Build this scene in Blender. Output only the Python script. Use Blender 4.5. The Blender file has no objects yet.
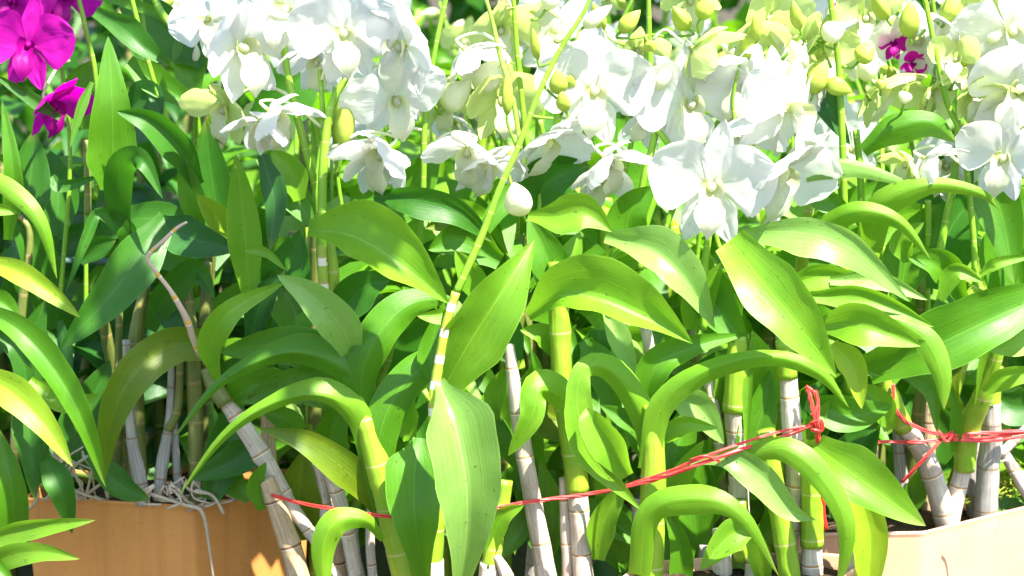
import bpy, math, random
from mathutils import Vector, Matrix, noise
R = math.radians
scn = bpy.context.scene
COL = scn.collection
random.seed(7)

# ------------------------------------------------------------------ camera
PITCH = R(10)
CAM = Vector((0, -2.0, 2.0*math.tan(PITCH)))
FWD = Vector((0, math.cos(PITCH), -math.sin(PITCH)))
UPV = Vector((0, math.sin(PITCH), math.cos(PITCH)))
RGT = Vector((1, 0, 0))
DIST = 2.0/math.cos(PITCH)
FPX = DIST*1000.0                       # one pixel is one millimetre at the main plants

def P(x, y, d=0.0):
    v = FWD + RGT*((x-512)/FPX) + UPV*((288-y)/FPX)
    return CAM + v*((d/1000.0 - CAM.y)/v.y)

def PZ(x, y, z):
    v = FWD + RGT*((x-512)/FPX) + UPV*((288-y)/FPX)
    return CAM + v*((z-CAM.z)/v.z)

def mm(d):                               # metres for one pixel at depth d
    return 0.001*(2000.0+d)/2000.0

cam_d = bpy.data.cameras.new('camera')
cam = bpy.data.objects.new('camera', cam_d); COL.objects.link(cam)
cam.location = CAM; cam.rotation_euler = (R(90)-PITCH, 0, 0)
cam_d.sensor_width = 36; cam_d.lens = 36*FPX/1024
cam_d.clip_start = 0.05; cam_d.clip_end = 500
cam_d.dof.use_dof = True; cam_d.dof.focus_distance = 1.98; cam_d.dof.aperture_fstop = 7.0
scn.camera = cam

# ------------------------------------------------------------------ light
w = bpy.data.worlds.new('World'); scn.world = w; w.use_nodes = True
nt = w.node_tree
SUN_EL, SUN_AZ = R(60), R(42)            # azimuth: from straight behind the camera towards the right
sky = nt.nodes.new('ShaderNodeTexSky'); sky.sky_type = 'NISHITA'; sky.sun_disc = False
sky.sun_elevation = SUN_EL
bg = nt.nodes['Background']; bg.inputs[1].default_value = 0.095
nt.links.new(sky.outputs[0], bg.inputs[0])
sd = Vector((math.sin(SUN_AZ)*math.cos(SUN_EL), -math.cos(SUN_AZ)*math.cos(SUN_EL), math.sin(SUN_EL)))
sky.sun_rotation = math.atan2(sd.x, sd.y)
sl = bpy.data.lights.new('sun', 'SUN'); sl.energy = 4.6; sl.angle = R(0.6); sl.color = (1, .95, .86)
so = bpy.data.objects.new('sun', sl); COL.objects.link(so)
so.rotation_euler = (-sd).to_track_quat('-Z', 'Y').to_euler()
scn.view_settings.view_transform = 'Standard'; scn.view_settings.look = 'None'
scn.view_settings.gamma = 1.0; scn.view_settings.exposure = 2.3
scn.render.engine = 'CYCLES'
scn.cycles.max_bounces = 8; scn.cycles.diffuse_bounces = 4; scn.cycles.transmission_bounces = 6

# ------------------------------------------------------------------ materials
class N:
    def __init__(s, name):
        s.m = bpy.data.materials.new(name); s.m.use_nodes = True
        s.t = s.m.node_tree; s.n = s.t.nodes; s.b = s.n['Principled BSDF']; s.out = s.n['Material Output']
    def new(s, ty, **kw):
        n = s.n.new(ty)
        for k, v in kw.items(): setattr(n, k, v)
        return n
    def link(s, a, b): s.t.links.new(a, b)
    def val(s, sock, v):
        if hasattr(v, 'is_linked') or hasattr(v, 'links'): s.link(v, sock)
        else: sock.default_value = v
    def math(s, op, a, b=0.0, c=0.0):
        n = s.new('ShaderNodeMath', operation=op)
        s.val(n.inputs[0], a); s.val(n.inputs[1], b); s.val(n.inputs[2], c)
        return n.outputs[0]
    def mix(s, f, a, b):
        n = s.new('ShaderNodeMix', data_type='RGBA')
        s.val(n.inputs[0], f)
        for sock, v in ((n.inputs[6], a), (n.inputs[7], b)):
            if isinstance(v, tuple): sock.default_value = v+(1,) if len(v) == 3 else v
            else: s.link(v, sock)
        return n.outputs[2]
    def noise(s, vec, scale, detail=3, rough=.5):
        n = s.new('ShaderNodeTexNoise'); s.link(vec, n.inputs['Vector'])
        n.inputs['Scale'].default_value = scale; n.inputs['Detail'].default_value = detail
        n.inputs['Roughness'].default_value = rough
        return n.outputs[0]
    def ramp(s, f, lo, hi):
        n = s.new('ShaderNodeMapRange'); s.link(f, n.inputs[0])
        n.inputs[1].default_value = lo; n.inputs[2].default_value = hi
        return n.outputs[0]
    def mapping(s, vec, scale):
        n = s.new('ShaderNodeMapping'); s.link(vec, n.inputs[0]); n.inputs[3].default_value = scale
        return n.outputs[0]
    def bump(s, h, strength, dist=.001):
        n = s.new('ShaderNodeBump'); s.link(h, n.inputs['Height'])
        n.inputs['Strength'].default_value = strength; n.inputs['Distance'].default_value = dist
        return n.outputs[0]

def leaf_mat(name, col, col2, trans, rough=.40, tmix=.38, spots=0.0):
    a = N(name)
    uv = a.new('ShaderNodeUVMap').outputs[0]
    geo = a.new('ShaderNodeNewGeometry'); oi = a.new('ShaderNodeObjectInfo')
    tc = a.new('ShaderNodeTexCoord').outputs['Object']
    sep = a.new('ShaderNodeSeparateXYZ'); a.link(uv, sep.inputs[0]); u = sep.outputs[0]; v = sep.outputs[1]
    off = a.new('ShaderNodeVectorMath', operation='ADD'); a.link(tc, off.inputs[0]); a.link(oi.outputs['Random'], off.inputs[1])
    big = a.ramp(a.noise(off.outputs[0], 26, 3), .35, .68)
    vein = a.noise(a.mapping(uv, (46, 1.6, 1)), 1.0, 2)
    fine = a.noise(a.mapping(uv, (150, 5, 1)), 1.0, 2)
    c = a.mix(big, col, col2)
    rnd = a.math('MULTIPLY', oi.outputs['Random'], .5)
    c = a.mix(rnd, c, tuple(x*.62 for x in col))
    vm = a.ramp(vein, .3, .72)
    c = a.mix(a.math('MULTIPLY', vm, .30), c, tuple(min(1, x*1.55+.012) for x in col2))
    mid = a.math('SUBTRACT', 1.0, a.ramp(a.math('ABSOLUTE', a.math('SUBTRACT', u, .5)), .0, .022))
    c = a.mix(a.math('MULTIPLY', mid, .45), c, tuple(min(1, x*1.7+.02) for x in col2))
    edge = a.ramp(a.math('ABSOLUTE', a.math('SUBTRACT', u, .5)), .475, .5)
    c = a.mix(a.math('MULTIPLY', edge, .6), c, tuple(min(1, x*1.6+.03) for x in col2))  # painted highlight: lighter rim for light caught on the leaf edge
    # small scars and brown specks
    sp = a.noise(off.outputs[0], 210, 1, .4)
    spm = a.ramp(sp, .735-spots*.06, .76-spots*.06)
    c = a.mix(a.math('MULTIPLY', spm, .75), c, (.045, .035, .01))
    # yellowing towards some tips
    tip = a.math('MULTIPLY', a.ramp(v, .86, 1.0), a.ramp(oi.outputs['Random'], .45, .9))
    c = a.mix(a.math('MULTIPLY', tip, .6), c, (.22, .22, .05))
    c = a.mix(a.math('MULTIPLY', a.ramp(a.noise(off.outputs[0], 60, 4, .65), .52, .8), .35), c, tuple(x*.55 for x in col))
    a.link(c, a.b.inputs['Base Color'])
    rr = a.math('ADD', a.math('MULTIPLY', a.noise(off.outputs[0], 55, 3), .25), rough-.12)
    a.link(rr, a.b.inputs['Roughness'])
    a.b.inputs['Specular IOR Level'].default_value = .42
    h = a.math('ADD', a.math('MULTIPLY', vein, 1.0), a.math('MULTIPLY', fine, .35))
    h = a.math('ADD', h, a.math('MULTIPLY', a.noise(off.outputs[0], 40, 2), 1.2))
    nb = a.bump(h, .35, .0011); a.link(nb, a.b.inputs['Normal'])
    tr = a.new('ShaderNodeBsdfTranslucent')
    tcx = a.mix(a.math('MULTIPLY', big, .5), trans, tuple(x*.7 for x in trans))
    tcx = a.mix(a.math('MULTIPLY', vm, .25), tcx, tuple(x*.55 for x in trans))
    a.link(tcx, tr.inputs[0]); a.link(nb, tr.inputs['Normal'])
    mx = a.new('ShaderNodeMixShader'); mx.inputs[0].default_value = tmix
    a.link(a.b.outputs[0], mx.inputs[1]); a.link(tr.outputs[0], mx.inputs[2]); a.link(mx.outputs[0], a.out.inputs[0])
    return a.m

M = {}
M['bright'] = leaf_mat('leaf_bright', (.10, .26, .008), (.165, .33, .016), (.32, .66, .03))
M['pale']   = leaf_mat('leaf_pale', (.17, .34, .06), (.23, .40, .09), (.36, .66, .09), rough=.30)
M['yellow'] = leaf_mat('leaf_yellow', (.19, .35, .010), (.26, .39, .018), (.44, .68, .03))
M['olive']  = leaf_mat('leaf_olive', (.075, .155, .003), (.14, .20, .006), (.22, .38, .01), spots=.5)
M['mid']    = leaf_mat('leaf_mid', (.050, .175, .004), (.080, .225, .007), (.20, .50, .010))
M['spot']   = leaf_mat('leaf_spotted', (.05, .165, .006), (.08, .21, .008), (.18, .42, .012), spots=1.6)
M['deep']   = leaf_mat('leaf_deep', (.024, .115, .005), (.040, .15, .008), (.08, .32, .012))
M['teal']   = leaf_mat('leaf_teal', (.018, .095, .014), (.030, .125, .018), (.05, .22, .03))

def stem_mat(name, ca, cb, ring, period, frac, streak=(.3, .3, .3), sk=.3, rough=.45, ringc2=None, speck=.0):
    a = N(name)
    uv = a.new('ShaderNodeUVMap').outputs[0]
    tc = a.new('ShaderNodeTexCoord').outputs['Object']; oi = a.new('ShaderNodeObjectInfo')
    sep = a.new('ShaderNodeSeparateXYZ'); a.link(uv, sep.inputs[0])
    off = a.new('ShaderNodeVectorMath', operation='ADD'); a.link(tc, off.inputs[0]); a.link(oi.outputs['Random'], off.inputs[1])
    c = a.mix(a.ramp(a.noise(off.outputs[0], 30, 3), .35, .65), ca, cb)
    st = a.noise(a.mapping(uv, (22, 14, 1)), 1, 3, .6)
    c = a.mix(a.math('MULTIPLY', a.ramp(st, .42, .62), sk), c, streak)
    if speck:
        c = a.mix(a.math('MULTIPLY', a.ramp(a.noise(off.outputs[0], 190, 2, .7), .62, .72), speck), c, (.12, .07, .04))
    fr = a.math('FRACT', a.math('ADD', a.math('DIVIDE', sep.outputs[1], period), a.math('MULTIPLY', a.noise(off.outputs[0], 60, 1), .02)))
    m = a.math('LESS_THAN', a.math('ABSOLUTE', a.math('SUBTRACT', fr, .5)), frac*.5)
    c = a.mix(m, c, ring)
    if ringc2:
        m2 = a.math('LESS_THAN', a.math('ABSOLUTE', a.math('SUBTRACT', fr, .5+frac*.72)), frac*.16)
        c = a.mix(m2, c, ringc2)
    a.link(c, a.b.inputs['Base Color']); a.b.inputs['Roughness'].default_value = rough
    a.b.inputs['Subsurface Weight'].default_value = 0
    a.link(a.bump(st, .5, .0015), a.b.inputs['Normal'])
    return a.m
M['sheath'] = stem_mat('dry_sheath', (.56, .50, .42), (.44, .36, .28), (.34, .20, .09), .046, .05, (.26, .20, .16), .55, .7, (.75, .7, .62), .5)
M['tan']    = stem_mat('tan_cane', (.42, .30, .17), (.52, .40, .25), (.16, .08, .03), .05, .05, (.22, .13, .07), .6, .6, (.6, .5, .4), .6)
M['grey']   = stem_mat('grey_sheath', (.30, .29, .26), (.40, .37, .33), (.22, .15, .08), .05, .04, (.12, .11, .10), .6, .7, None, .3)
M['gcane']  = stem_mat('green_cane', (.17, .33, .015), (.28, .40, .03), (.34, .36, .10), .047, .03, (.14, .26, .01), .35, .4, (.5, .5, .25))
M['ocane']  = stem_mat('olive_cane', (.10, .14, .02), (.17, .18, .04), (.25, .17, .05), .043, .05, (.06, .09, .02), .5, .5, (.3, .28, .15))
M['spike']  = stem_mat('flower_stem', (.13, .32, .012), (.19, .38, .018), (.35, .44, .10), .034, .03, (.18, .3, .02), .3, .4)
M['band']   = stem_mat('banded_stem', (.30, .36, .03), (.24, .36, .03), (.70, .64, .52), .026, .30, (.3, .34, .03), .3, .45, (.38, .30, .08))
M['root']   = stem_mat('dry_root', (.42, .34, .24), (.55, .47, .36), (.3, .2, .1), .02, .02, (.25, .2, .12), .4, .8)
M['twig']   = stem_mat('dry_twig', (.48, .35, .25), (.58, .46, .34), (.6, .36, .06), .03, .14, (.3, .2, .12), .4, .7, (.7, .62, .5))
M['pedicel'] = stem_mat('pedicel', (.50, .58, .28), (.6, .66, .4), (.5, .6, .2), .05, .01, (.4, .5, .2), .2, .45)

def petal_mat(name, col, base, tipc, trans, tmix=.48, vs=.1):
    a = N(name)
    uv = a.new('ShaderNodeUVMap').outputs[0]; oi = a.new('ShaderNodeObjectInfo')
    tc = a.new('ShaderNodeTexCoord').outputs['Object']
    sep = a.new('ShaderNodeSeparateXYZ'); a.link(uv, sep.inputs[0])
    vein = a.noise(a.mapping(uv, (18, 1.2, 1)), 1, 3)
    c = a.mix(a.math('SUBTRACT', 1.0, a.ramp(sep.outputs[1], .0, .28)), col, base)
    c = a.mix(a.math('MULTIPLY', a.ramp(vein, .4, .7), vs), c, base)
    c = a.mix(a.math('MULTIPLY', a.ramp(sep.outputs[1], .75, 1.0), .5), c, tipc)
    c = a.mix(a.math('MULTIPLY', oi.outputs['Random'], .12), c, base)
    a.link(c, a.b.inputs['Base Color']); a.b.inputs['Roughness'].default_value = .5
    a.b.inputs['Specular IOR Level'].default_value = .3
    nb = a.bump(a.math('ADD', vein, a.math('MULTIPLY', a.noise(tc, 3.0, 3), 1.0)), .4, .0012); a.link(nb, a.b.inputs['Normal'])
    tr = a.new('ShaderNodeBsdfTranslucent'); tr.inputs[0].default_value = trans+(1,)
    mx = a.new('ShaderNodeMixShader'); mx.inputs[0].default_value = tmix
    a.link(a.b.outputs[0], mx.inputs[1]); a.link(tr.outputs[0], mx.inputs[2]); a.link(mx.outputs[0], a.out.inputs[0])
    return a.m
M['white']  = petal_mat('white_petal', (.68, .68, .675), (.62, .67, .42), (.72, .72, .70), (.76, .77, .74), vs=.12)
M['lipw']   = petal_mat('white_lip', (.60, .61, .50), (.46, .54, .06), (.62, .62, .58), (.62, .66, .4))
M['green_white'] = petal_mat('greenish_petal', (.58, .65, .28), (.38, .54, .09), (.64, .70, .40), (.60, .72, .22), vs=.3)
M['purple'] = petal_mat('purple_petal', (.55, .006, .37), (.22, .0, .15), (.62, .012, .42), (.66, .0, .46), vs=.5)
M['lipp']   = petal_mat('purple_lip', (.34, .0, .22), (.20, .0, .12), (.52, .0, .34), (.4, .0, .3))
M['bud']    = petal_mat('green_bud', (.42, .52, .08), (.26, .42, .04), (.52, .60, .18), (.5, .6, .1), .3, .35)
M['budw']   = petal_mat('white_bud', (.76, .78, .55), (.5, .62, .2), (.8, .8, .6), (.75, .78, .5), .35, .15)

def plain(name, col, rough=.6, col2=None, scale=40, bump=.3, bd=.002, spec=.5):
    a = N(name); tc = a.new('ShaderNodeTexCoord').outputs['Object']
    n = a.noise(tc, scale, 5, .6)
    c = a.mix(a.ramp(n, .3, .7), col, col2 or tuple(x*.7 for x in col))
    a.link(c, a.b.inputs['Base Color']); a.b.inputs['Roughness'].default_value = rough
    a.b.inputs['Specular IOR Level'].default_value = spec
    a.link(a.bump(n, bump, bd), a.b.inputs['Normal'])
    return a.m
def pot_mat(name, col, col2, dirt):
    a = N(name); tc = a.new('ShaderNodeTexCoord').outputs['Object']
    n = a.noise(tc, 9, 3, .55); st = a.noise(a.mapping(tc, (60, 60, 4)), 1.0, 4, .6); f = a.noise(tc, 180, 3, .7)
    c = a.mix(a.ramp(n, .3, .7), col, col2)
    c = a.mix(a.math('MULTIPLY', a.ramp(st, .45, .7), .5), c, dirt)
    c = a.mix(a.math('MULTIPLY', a.ramp(f, .58, .7), .5), c, dirt)
    c = a.mix(a.math('MULTIPLY', a.ramp(a.noise(tc, 22, 6, .7), .56, .7), .35), c, tuple(min(1, x*1.25+.05) for x in col2))
    sep = a.new('ShaderNodeSeparateXYZ'); a.link(tc, sep.inputs[0])
    a.link(c, a.b.inputs['Base Color']); a.b.inputs['Roughness'].default_value = .42
    a.link(a.bump(a.math('ADD', st, f), .12, .001), a.b.inputs['Normal'])
    return a.m
M['orange_pot'] = pot_mat('orange_plastic', (.55, .25, .065), (.50, .21, .05), (.36, .15, .04))
M['tan_pot'] = pot_mat('tan_plastic', (.50, .285, .17), (.54, .32, .205), (.45, .28, .16))
M['soil'] = plain('potting_mix', (.035, .022, .013), .95, (.09, .06, .035), 160, 1.0, .006, .1)
M['red'] = plain('red_twine', (.62, .02, .015), .35, (.72, .05, .04), 90, .4, .0008)
M['pink'] = plain('faded_red_twine', (.62, .02, .02), .35, (.72, .09, .08), 70, .4, .0008)
M['moss'] = plain('moss', (.30, .33, .04), .9, (.18, .24, .03), 200, .6, .003, .1)
M['rail'] = plain('rail', (.04, .09, .08), .5, (.06, .11, .10), 60)
M['ground'] = plain('ground', (.035, .03, .02), .95, (.07, .06, .04), 14, .8, .01, .1)
M['bark'] = plain('bark', (.10, .08, .05), .9, (.06, .05, .03), 30, .8, .01, .1)

# ------------------------------------------------------------------ objects
def mesh(name, verts, faces, mat, parent=None, uvs=None, smooth=True, org=None, mats=None):
    me = bpy.data.meshes.new(name)
    if org is not None: verts = [v-org for v in verts]
    me.from_pydata([tuple(v) for v in verts], [], faces)
    if uvs:
        ul = me.uv_layers.new(name='UVMap')
        for lp in me.loops: ul.data[lp.index].uv = uvs[lp.vertex_index]
    if mat: me.materials.append(mat)
    if smooth: me.polygons.foreach_set('use_smooth', [True]*len(me.polygons))
    o = bpy.data.objects.new(name, me); COL.objects.link(o)
    if parent: o.parent = parent
    return o
def tag(o, label=None, cat=None, group=None, kind=None):
    if label: o['label'] = label
    if cat: o['category'] = cat
    if group: o['group'] = group
    if kind: o['kind'] = kind
    return o
def thing(name, loc, label, cat, group=None):
    o = bpy.data.objects.new(name, None); COL.objects.link(o); o.location = loc; o.empty_display_size = .02
    return tag(o, label, cat, group)

def cr(pts, t):
    n = len(pts)-1; f = min(max(t, 0), 1)*n; i = min(int(f), n-1); u = f-i
    a = pts[max(i-1, 0)]; b = pts[i]; c = pts[i+1]; d = pts[min(i+2, n)]
    if i == 0: a = b*2-c
    if i+2 > n: d = c*2-b
    return .5*((2*b)+(c-a)*u+(2*a-5*b+4*c-d)*u*u+(3*b-a-3*c+d)*u**3)
def lerpl(v, t):
    if not isinstance(v, (tuple, list)): return v
    n = len(v)-1; f = t*n; i = min(int(f), n-1); return v[i]+(v[i+1]-v[i])*(f-i)
def sm(x): x = min(max(x, 0), 1); return x*x*(3-2*x)

def blade(name, S, wl, wr, mat, root, org, fold=-.3, tilt=0, p=2.3, b0=.4, nu=5, nv=24, wave=.085, view=None, peak=.42):
    """leaf blade about the midrib S (world points); wl, wr half widths left and right of travel, metres"""
    seed = random.random()*100
    L = sum((S[i+1]-S[i]).length for i in range(len(S)-1))
    V = []; F = []; UV = []
    for j in range(nv+1):
        t = j/nv
        c = cr(S, t); e = 1e-3
        T = (cr(S, min(t+e, 1))-cr(S, max(t-e, 0)))
        vd = (c-CAM).normalized() if view is None else view
        T = T-vd*T.dot(vd)
        if T.length < 1e-7: T = Vector((0, 0, 1))
        if j and T.normalized().dot(prevT) < .2: T = prevT*.7+T.normalized()*.3
        T.normalize()
        if j: T = (T+prevT*.6).normalized()
        prevT = T.copy()
        side = T.cross(vd).normalized()
        prof = (b0+(1-b0)*sm(t/peak))*max(0, 1-t**p)**.85
        a = lerpl(wl, t)*prof; b = lerpl(wr, t)*prof
        W = max(abs(a), abs(b), .3*(abs(lerpl(wl, t))+abs(lerpl(wr, t)))*prof)
        fo = lerpl(fold, t); ti = lerpl(tilt, t)
        for i in range(-nu, nu+1):
            s = i/nu
            x = a*(-s) if s < 0 else -b*s
            dl = (fo+ti) if s < 0 else (fo-ti)
            q = abs(s)
            dep = W*dl*(q**1.08) - W*.05*math.sin(math.pi*q)*(1 if dl > 0 else -1)
            dep += W*wave*3*(q**2)*(noise.noise(Vector((t*L*22+seed, s*1.3, seed*.7))))
            x += wave*W*q*noise.noise(Vector((t*L*30+seed*3, s, 5.1)))
            V.append(c+side*x+vd*dep); UV.append((.5+.5*s, t))
    k = 2*nu+1
    for j in range(nv):
        for i in range(k-1):
            F.append((j*k+i, j*k+i+1, (j+1)*k+i+1, (j+1)*k+i))
    return mesh(name, V, F, mat, root, UV, org=org)

PL = {}
def plant(key, x, y, d, label, name='orchid_plant', group=None):
    PL[key] = thing(name, P(x, y, d), label, 'orchid', group)
    return PL[key]

def L(key, mat, pts, d, wl, wr=None, **kw):
    root = PL[key]
    if wr is None: wr = wl
    if isinstance(kw.get('fold', -.3), (int, float)): kw['fold'] = kw.get('fold', -.3)*1.5
    n = len(pts)
    S = [P(x, y, lerpl(d, i/(n-1)) if isinstance(d, tuple) else d) for i, (x, y) in enumerate(pts)]
    md = mm(d if not isinstance(d, tuple) else sum(d)/len(d))
    md *= 1.13
    sc = lambda v: tuple(q*md for q in v) if isinstance(v, tuple) else v*md
    lab = kw.pop('label', None)
    o = blade('leaf', S, sc(wl), sc(wr), M[mat], root, root.location, **kw)
    if lab: o['label'] = lab
    return o

def tubemesh(S, rad, nseg=10, nv=None, node=None, amp=.0, wob=0):
    """tube along points; node = spacing (m) of swollen rings"""
    tot = sum((S[i+1]-S[i]).length for i in range(len(S)-1))
    nv = nv or max(6, int(tot/.005))
    V = []; F = []; UV = []; seed = random.random()*50
    prev = None; dist = 0; lc = None; X = None
    for j in range(nv+1):
        t = j/nv; c = cr(S, t)
        if lc is not None: dist += (c-lc).length
        lc = c
        T = (cr(S, min(1, t+.002))-cr(S, max(0, t-.002))).normalized()
        if X is None:
            X = T.cross(Vector((0, 1, 0)) if abs(T.y) < .9 else Vector((1, 0, 0))).normalized()
        X = (X-T*X.dot(T)).normalized(); Y = T.cross(X)
        r = lerpl(rad, t)
        if node:
            ph = (dist/node) % 1.0
            r *= 1+amp*math.exp(-((ph-.5)/.07)**2)-amp*.6*math.exp(-((ph-.62)/.05)**2)
        for i in range(nseg):
            a = 2*math.pi*i/nseg
            rr = r*(1+wob*noise.noise(Vector((math.cos(a)*1.3+seed, math.sin(a)*1.3, dist*30))))
            V.append(c+(X*math.cos(a)+Y*math.sin(a))*rr); UV.append((i/nseg, dist))
    for j in range(nv):
        for i in range(nseg):
            F.append((j*nseg+i, j*nseg+(i+1) % nseg, (j+1)*nseg+(i+1) % nseg, (j+1)*nseg+i))
    F.append(tuple(range(nseg))[::-1]); F.append(tuple(nv*nseg+i for i in range(nseg)))
    return V, F, UV

def T(key, name, mat, pts, d, w, node=None, amp=0, wob=0, root=None, nseg=10):
    """tube given by photo points; w = full width in pixels"""
    root = root or PL[key]; n = len(pts)
    S = [P(x, y, lerpl(d, i/(n-1)) if isinstance(d, tuple) else d) for i, (x, y) in enumerate(pts)]
    md = mm(d if not isinstance(d, tuple) else sum(d)/len(d))*.5
    rad = tuple(q*md for q in w) if isinstance(w, tuple) else w*md
    V, F, UV = tubemesh(S, rad, nseg, node=node, amp=amp, wob=wob)
    o = root
    while o.parent: o = o.parent
    return mesh(name, V, F, M[mat], root, UV, org=o.location)
def cane(key, mat, pts, d, w): return T(key, 'cane', mat, pts, d, w, .047, .05, .12, nseg=14)
def spike(key, mat, pts, d, w): return T(key, 'flower_stem', mat, pts, d, w, .034, .05, .05)

# ---- flowers: templates facing -Y, unit radius
def petal_geo(L_, W_, ang, kind, bend, cup, seed, nu=6, nv=12, base=.05):
    V = []; F = []; UV = []
    dr = Vector((math.sin(ang), 0, math.cos(ang))); sd_ = Vector((math.cos(ang), 0, -math.sin(ang)))
    for j in range(nv+1):
        s = j/nv
        if kind == 'petal': wv = W_*(math.sin(math.pi*min(1, s**.82*.93+.04)))**.62*(.34+.66*sm(s/.42))
        else: wv = W_*(.30+.70*sm(s/.45))*max(0, 1-s**2.2)**.7
        r = base+L_*s
        fwd = bend*(s**1.7)*L_
        shrink = 1-.35*abs(bend)*s
        for i in range(-nu, nu+1):
            t = i/nu
            rip = .05*W_*4*abs(t)**2*noise.noise(Vector((s*3.1+seed, t*1.6, seed*1.7)))+ .05*noise.noise(Vector((s*6+seed, t*3, 9+seed)))*s
            y = -(fwd+cup*wv*t*t+rip)
            rw = 1+.10*noise.noise(Vector((s*4+seed*2, 3.3 if t > 0 else 7.7, seed)))
            V.append(dr*(r*shrink)+sd_*(wv*t*rw)+Vector((0, y+.02*(1-abs(t)), 0))); UV.append((.5+.5*t, s))
    k = 2*nu+1
    for j in range(nv):
        for i in range(k-1): F.append((j*k+i, j*k+i+1, (j+1)*k+i+1, (j+1)*k+i))
    return V, F, UV
def lip_geo(seed, nu=6, nv=14):
    path = [Vector((0, .02, .02)), Vector((0, -.20, -.10)), Vector((0, -.36, -.26)), Vector((0, -.42, -.46)), Vector((0, -.36, -.68))]
    V = []; F = []; UV = []
    for j in range(nv+1):
        s = j/nv; c = cr(path, s); Tn = (cr(path, min(1, s+.01))-cr(path, max(0, s-.01))).normalized()
        X = Vector((1, 0, 0)); Nn = X.cross(Tn).normalized()
        if Nn.z < 0 and Nn.y > 0: Nn = -Nn
        wv = [.13, .20, .25, .25, .23, .18, .16, .20, .23, .22, .19, .15, .10, .05, .01][int(s*14)]
        roll = 2.0*(1-sm(s/.62))+.25
        for i in range(-nu, nu+1):
            t = i/nu; a = roll*t
            if roll > .3: x = math.sin(a)/roll*wv*1.15; h = (1-math.cos(a))/roll*wv*1.3
            else: x = wv*t; h = wv*t*t*.12
            h += .03*noise.noise(Vector((s*7+seed, t*3, seed)))
            V.append(c+X*x-Nn*0+Vector((0, -h*.55, h))); UV.append((.5+.5*t, s))
    k = 2*nu+1
    for j in range(nv):
        for i in range(k-1): F.append((j*k+i, j*k+i+1, (j+1)*k+i+1, (j+1)*k+i))
    return V, F, UV
def column_geo():
    S = [Vector((0, .12, .0)), Vector((0, -.02, .02)), Vector((0, -.12, .04)), Vector((0, -.20, .02))]
    return tubemesh(S, (.05, .06, .075, .04), 10, nv=8)
def medata(name, geo, mat):
    V, F, UV = geo; me = bpy.data.meshes.new(name); me.from_pydata([tuple(v) for v in V], [], F)
    ul = me.uv_layers.new(name='UVMap')
    for lp in me.loops: ul.data[lp.index].uv = UV[lp.vertex_index]
    me.materials.append(mat); me.polygons.foreach_set('use_smooth', [True]*len(me.polygons)); return me
TMPL = {}
def template(style, col):
    key = (style, col)
    if key in TMPL: return TMPL[key]
    pm = {'white': M['white'], 'gw': M['green_white'], 'purple': M['purple']}[col]
    lm = M['lipp'] if col == 'purple' else M['lipw']
    A = R
    st = {  # petal angle, petal width, petal bend, sepal bend, cup
        'open':  (68, .54, .10, -.02, .12, 24),
        'open2': (74, .50, -.10, -.15, -.10, 32),
        'cup':   (60, .50, .50, .30, .25, 26),
        'droop': (56, .40, .70, .45, .28, 20),
        'back':  (80, .44, -.55, -.70, -.15, 38),
    }[style]
    pa, pw, pb, sb, cu, la = st
    sdn = hash(style) % 7 if False else {'open': 1, 'open2': 2, 'cup': 3, 'droop': 4, 'back': 5}[style]
    out = [('column', medata('column', column_geo(), lm)), ('lip', medata('lip', lip_geo(sdn*3.3), lm))]
    for i, sg in enumerate((-1, 1)):
        out.append(('petal', medata('petal', petal_geo(.95, pw, A(pa*sg), 'petal', pb, cu, sdn*11+i*5), pm)))
    out.append(('sepal', medata('sepal', petal_geo(.98, .26, A(3), 'sepal', sb, cu*.6, sdn*13, base=.04), pm)))
    for i, sg in enumerate((-1, 1)):
        out.append(('sepal', medata('sepal', petal_geo(.85, .27, A((180-la)*sg), 'sepal', sb, cu*.6, sdn*17+i*4, base=.04), pm)))
    # push sepals behind the petals
    for nm, me in out:
        if nm == 'sepal':
            for v in me.vertices: v.co.y += .035
    TMPL[key] = out; return out
ONE = {}
def joined(style, col):
    key = (style, col)
    if key in ONE: return ONE[key]
    V = []; F = []; UV = []; mi = []
    mats = []
    for nm, me in template(style, col):
        o = len(V); V += [v.co.copy() for v in me.vertices]
        uv = [None]*len(me.vertices)
        for lp in me.loops: uv[lp.vertex_index] = tuple(me.uv_layers[0].data[lp.index].uv)
        UV += uv
        if me.materials[0] not in mats: mats.append(me.materials[0])
        for p in me.polygons: F.append(tuple(o+i for i in p.vertices)); mi.append(mats.index(me.materials[0]))
    me = medata('flower', (V, F, UV), mats[0])
    for m_ in mats[1:]: me.materials.append(m_)
    me.polygons.foreach_set('material_index', mi)
    ONE[key] = me; return me

def flower_at(root, loc, r, yaw, pitch, roll, style, col, parts=True):
    """yaw + turns to the photo's right, pitch + looks up, roll + tilts clockwise"""
    m = Matrix.Rotation(R(yaw), 4, 'Z') @ Matrix.Rotation(R(-pitch), 4, 'X') @ Matrix.Rotation(R(roll), 4, 'Y')
    sc = Matrix.Diagonal((r*random.uniform(.94, 1.06), r, r*random.uniform(.94, 1.06), 1))
    if parts:
        t = template(style, col)
        f = bpy.data.objects.new('flower', t[0][1]); COL.objects.link(f); f.parent = root
        for nm, me in t[1:]:
            c = bpy.data.objects.new(nm, me); COL.objects.link(c); c.parent = f
            c.rotation_euler = (random.uniform(-.09, .09), random.uniform(-.09, .09), random.uniform(-.05, .05))
    else:
        f = bpy.data.objects.new('flower', joined(style, col)); COL.objects.link(f); f.parent = root
    f.matrix_basis = Matrix.Translation(loc-root.location) @ m @ sc
    return f
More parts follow.
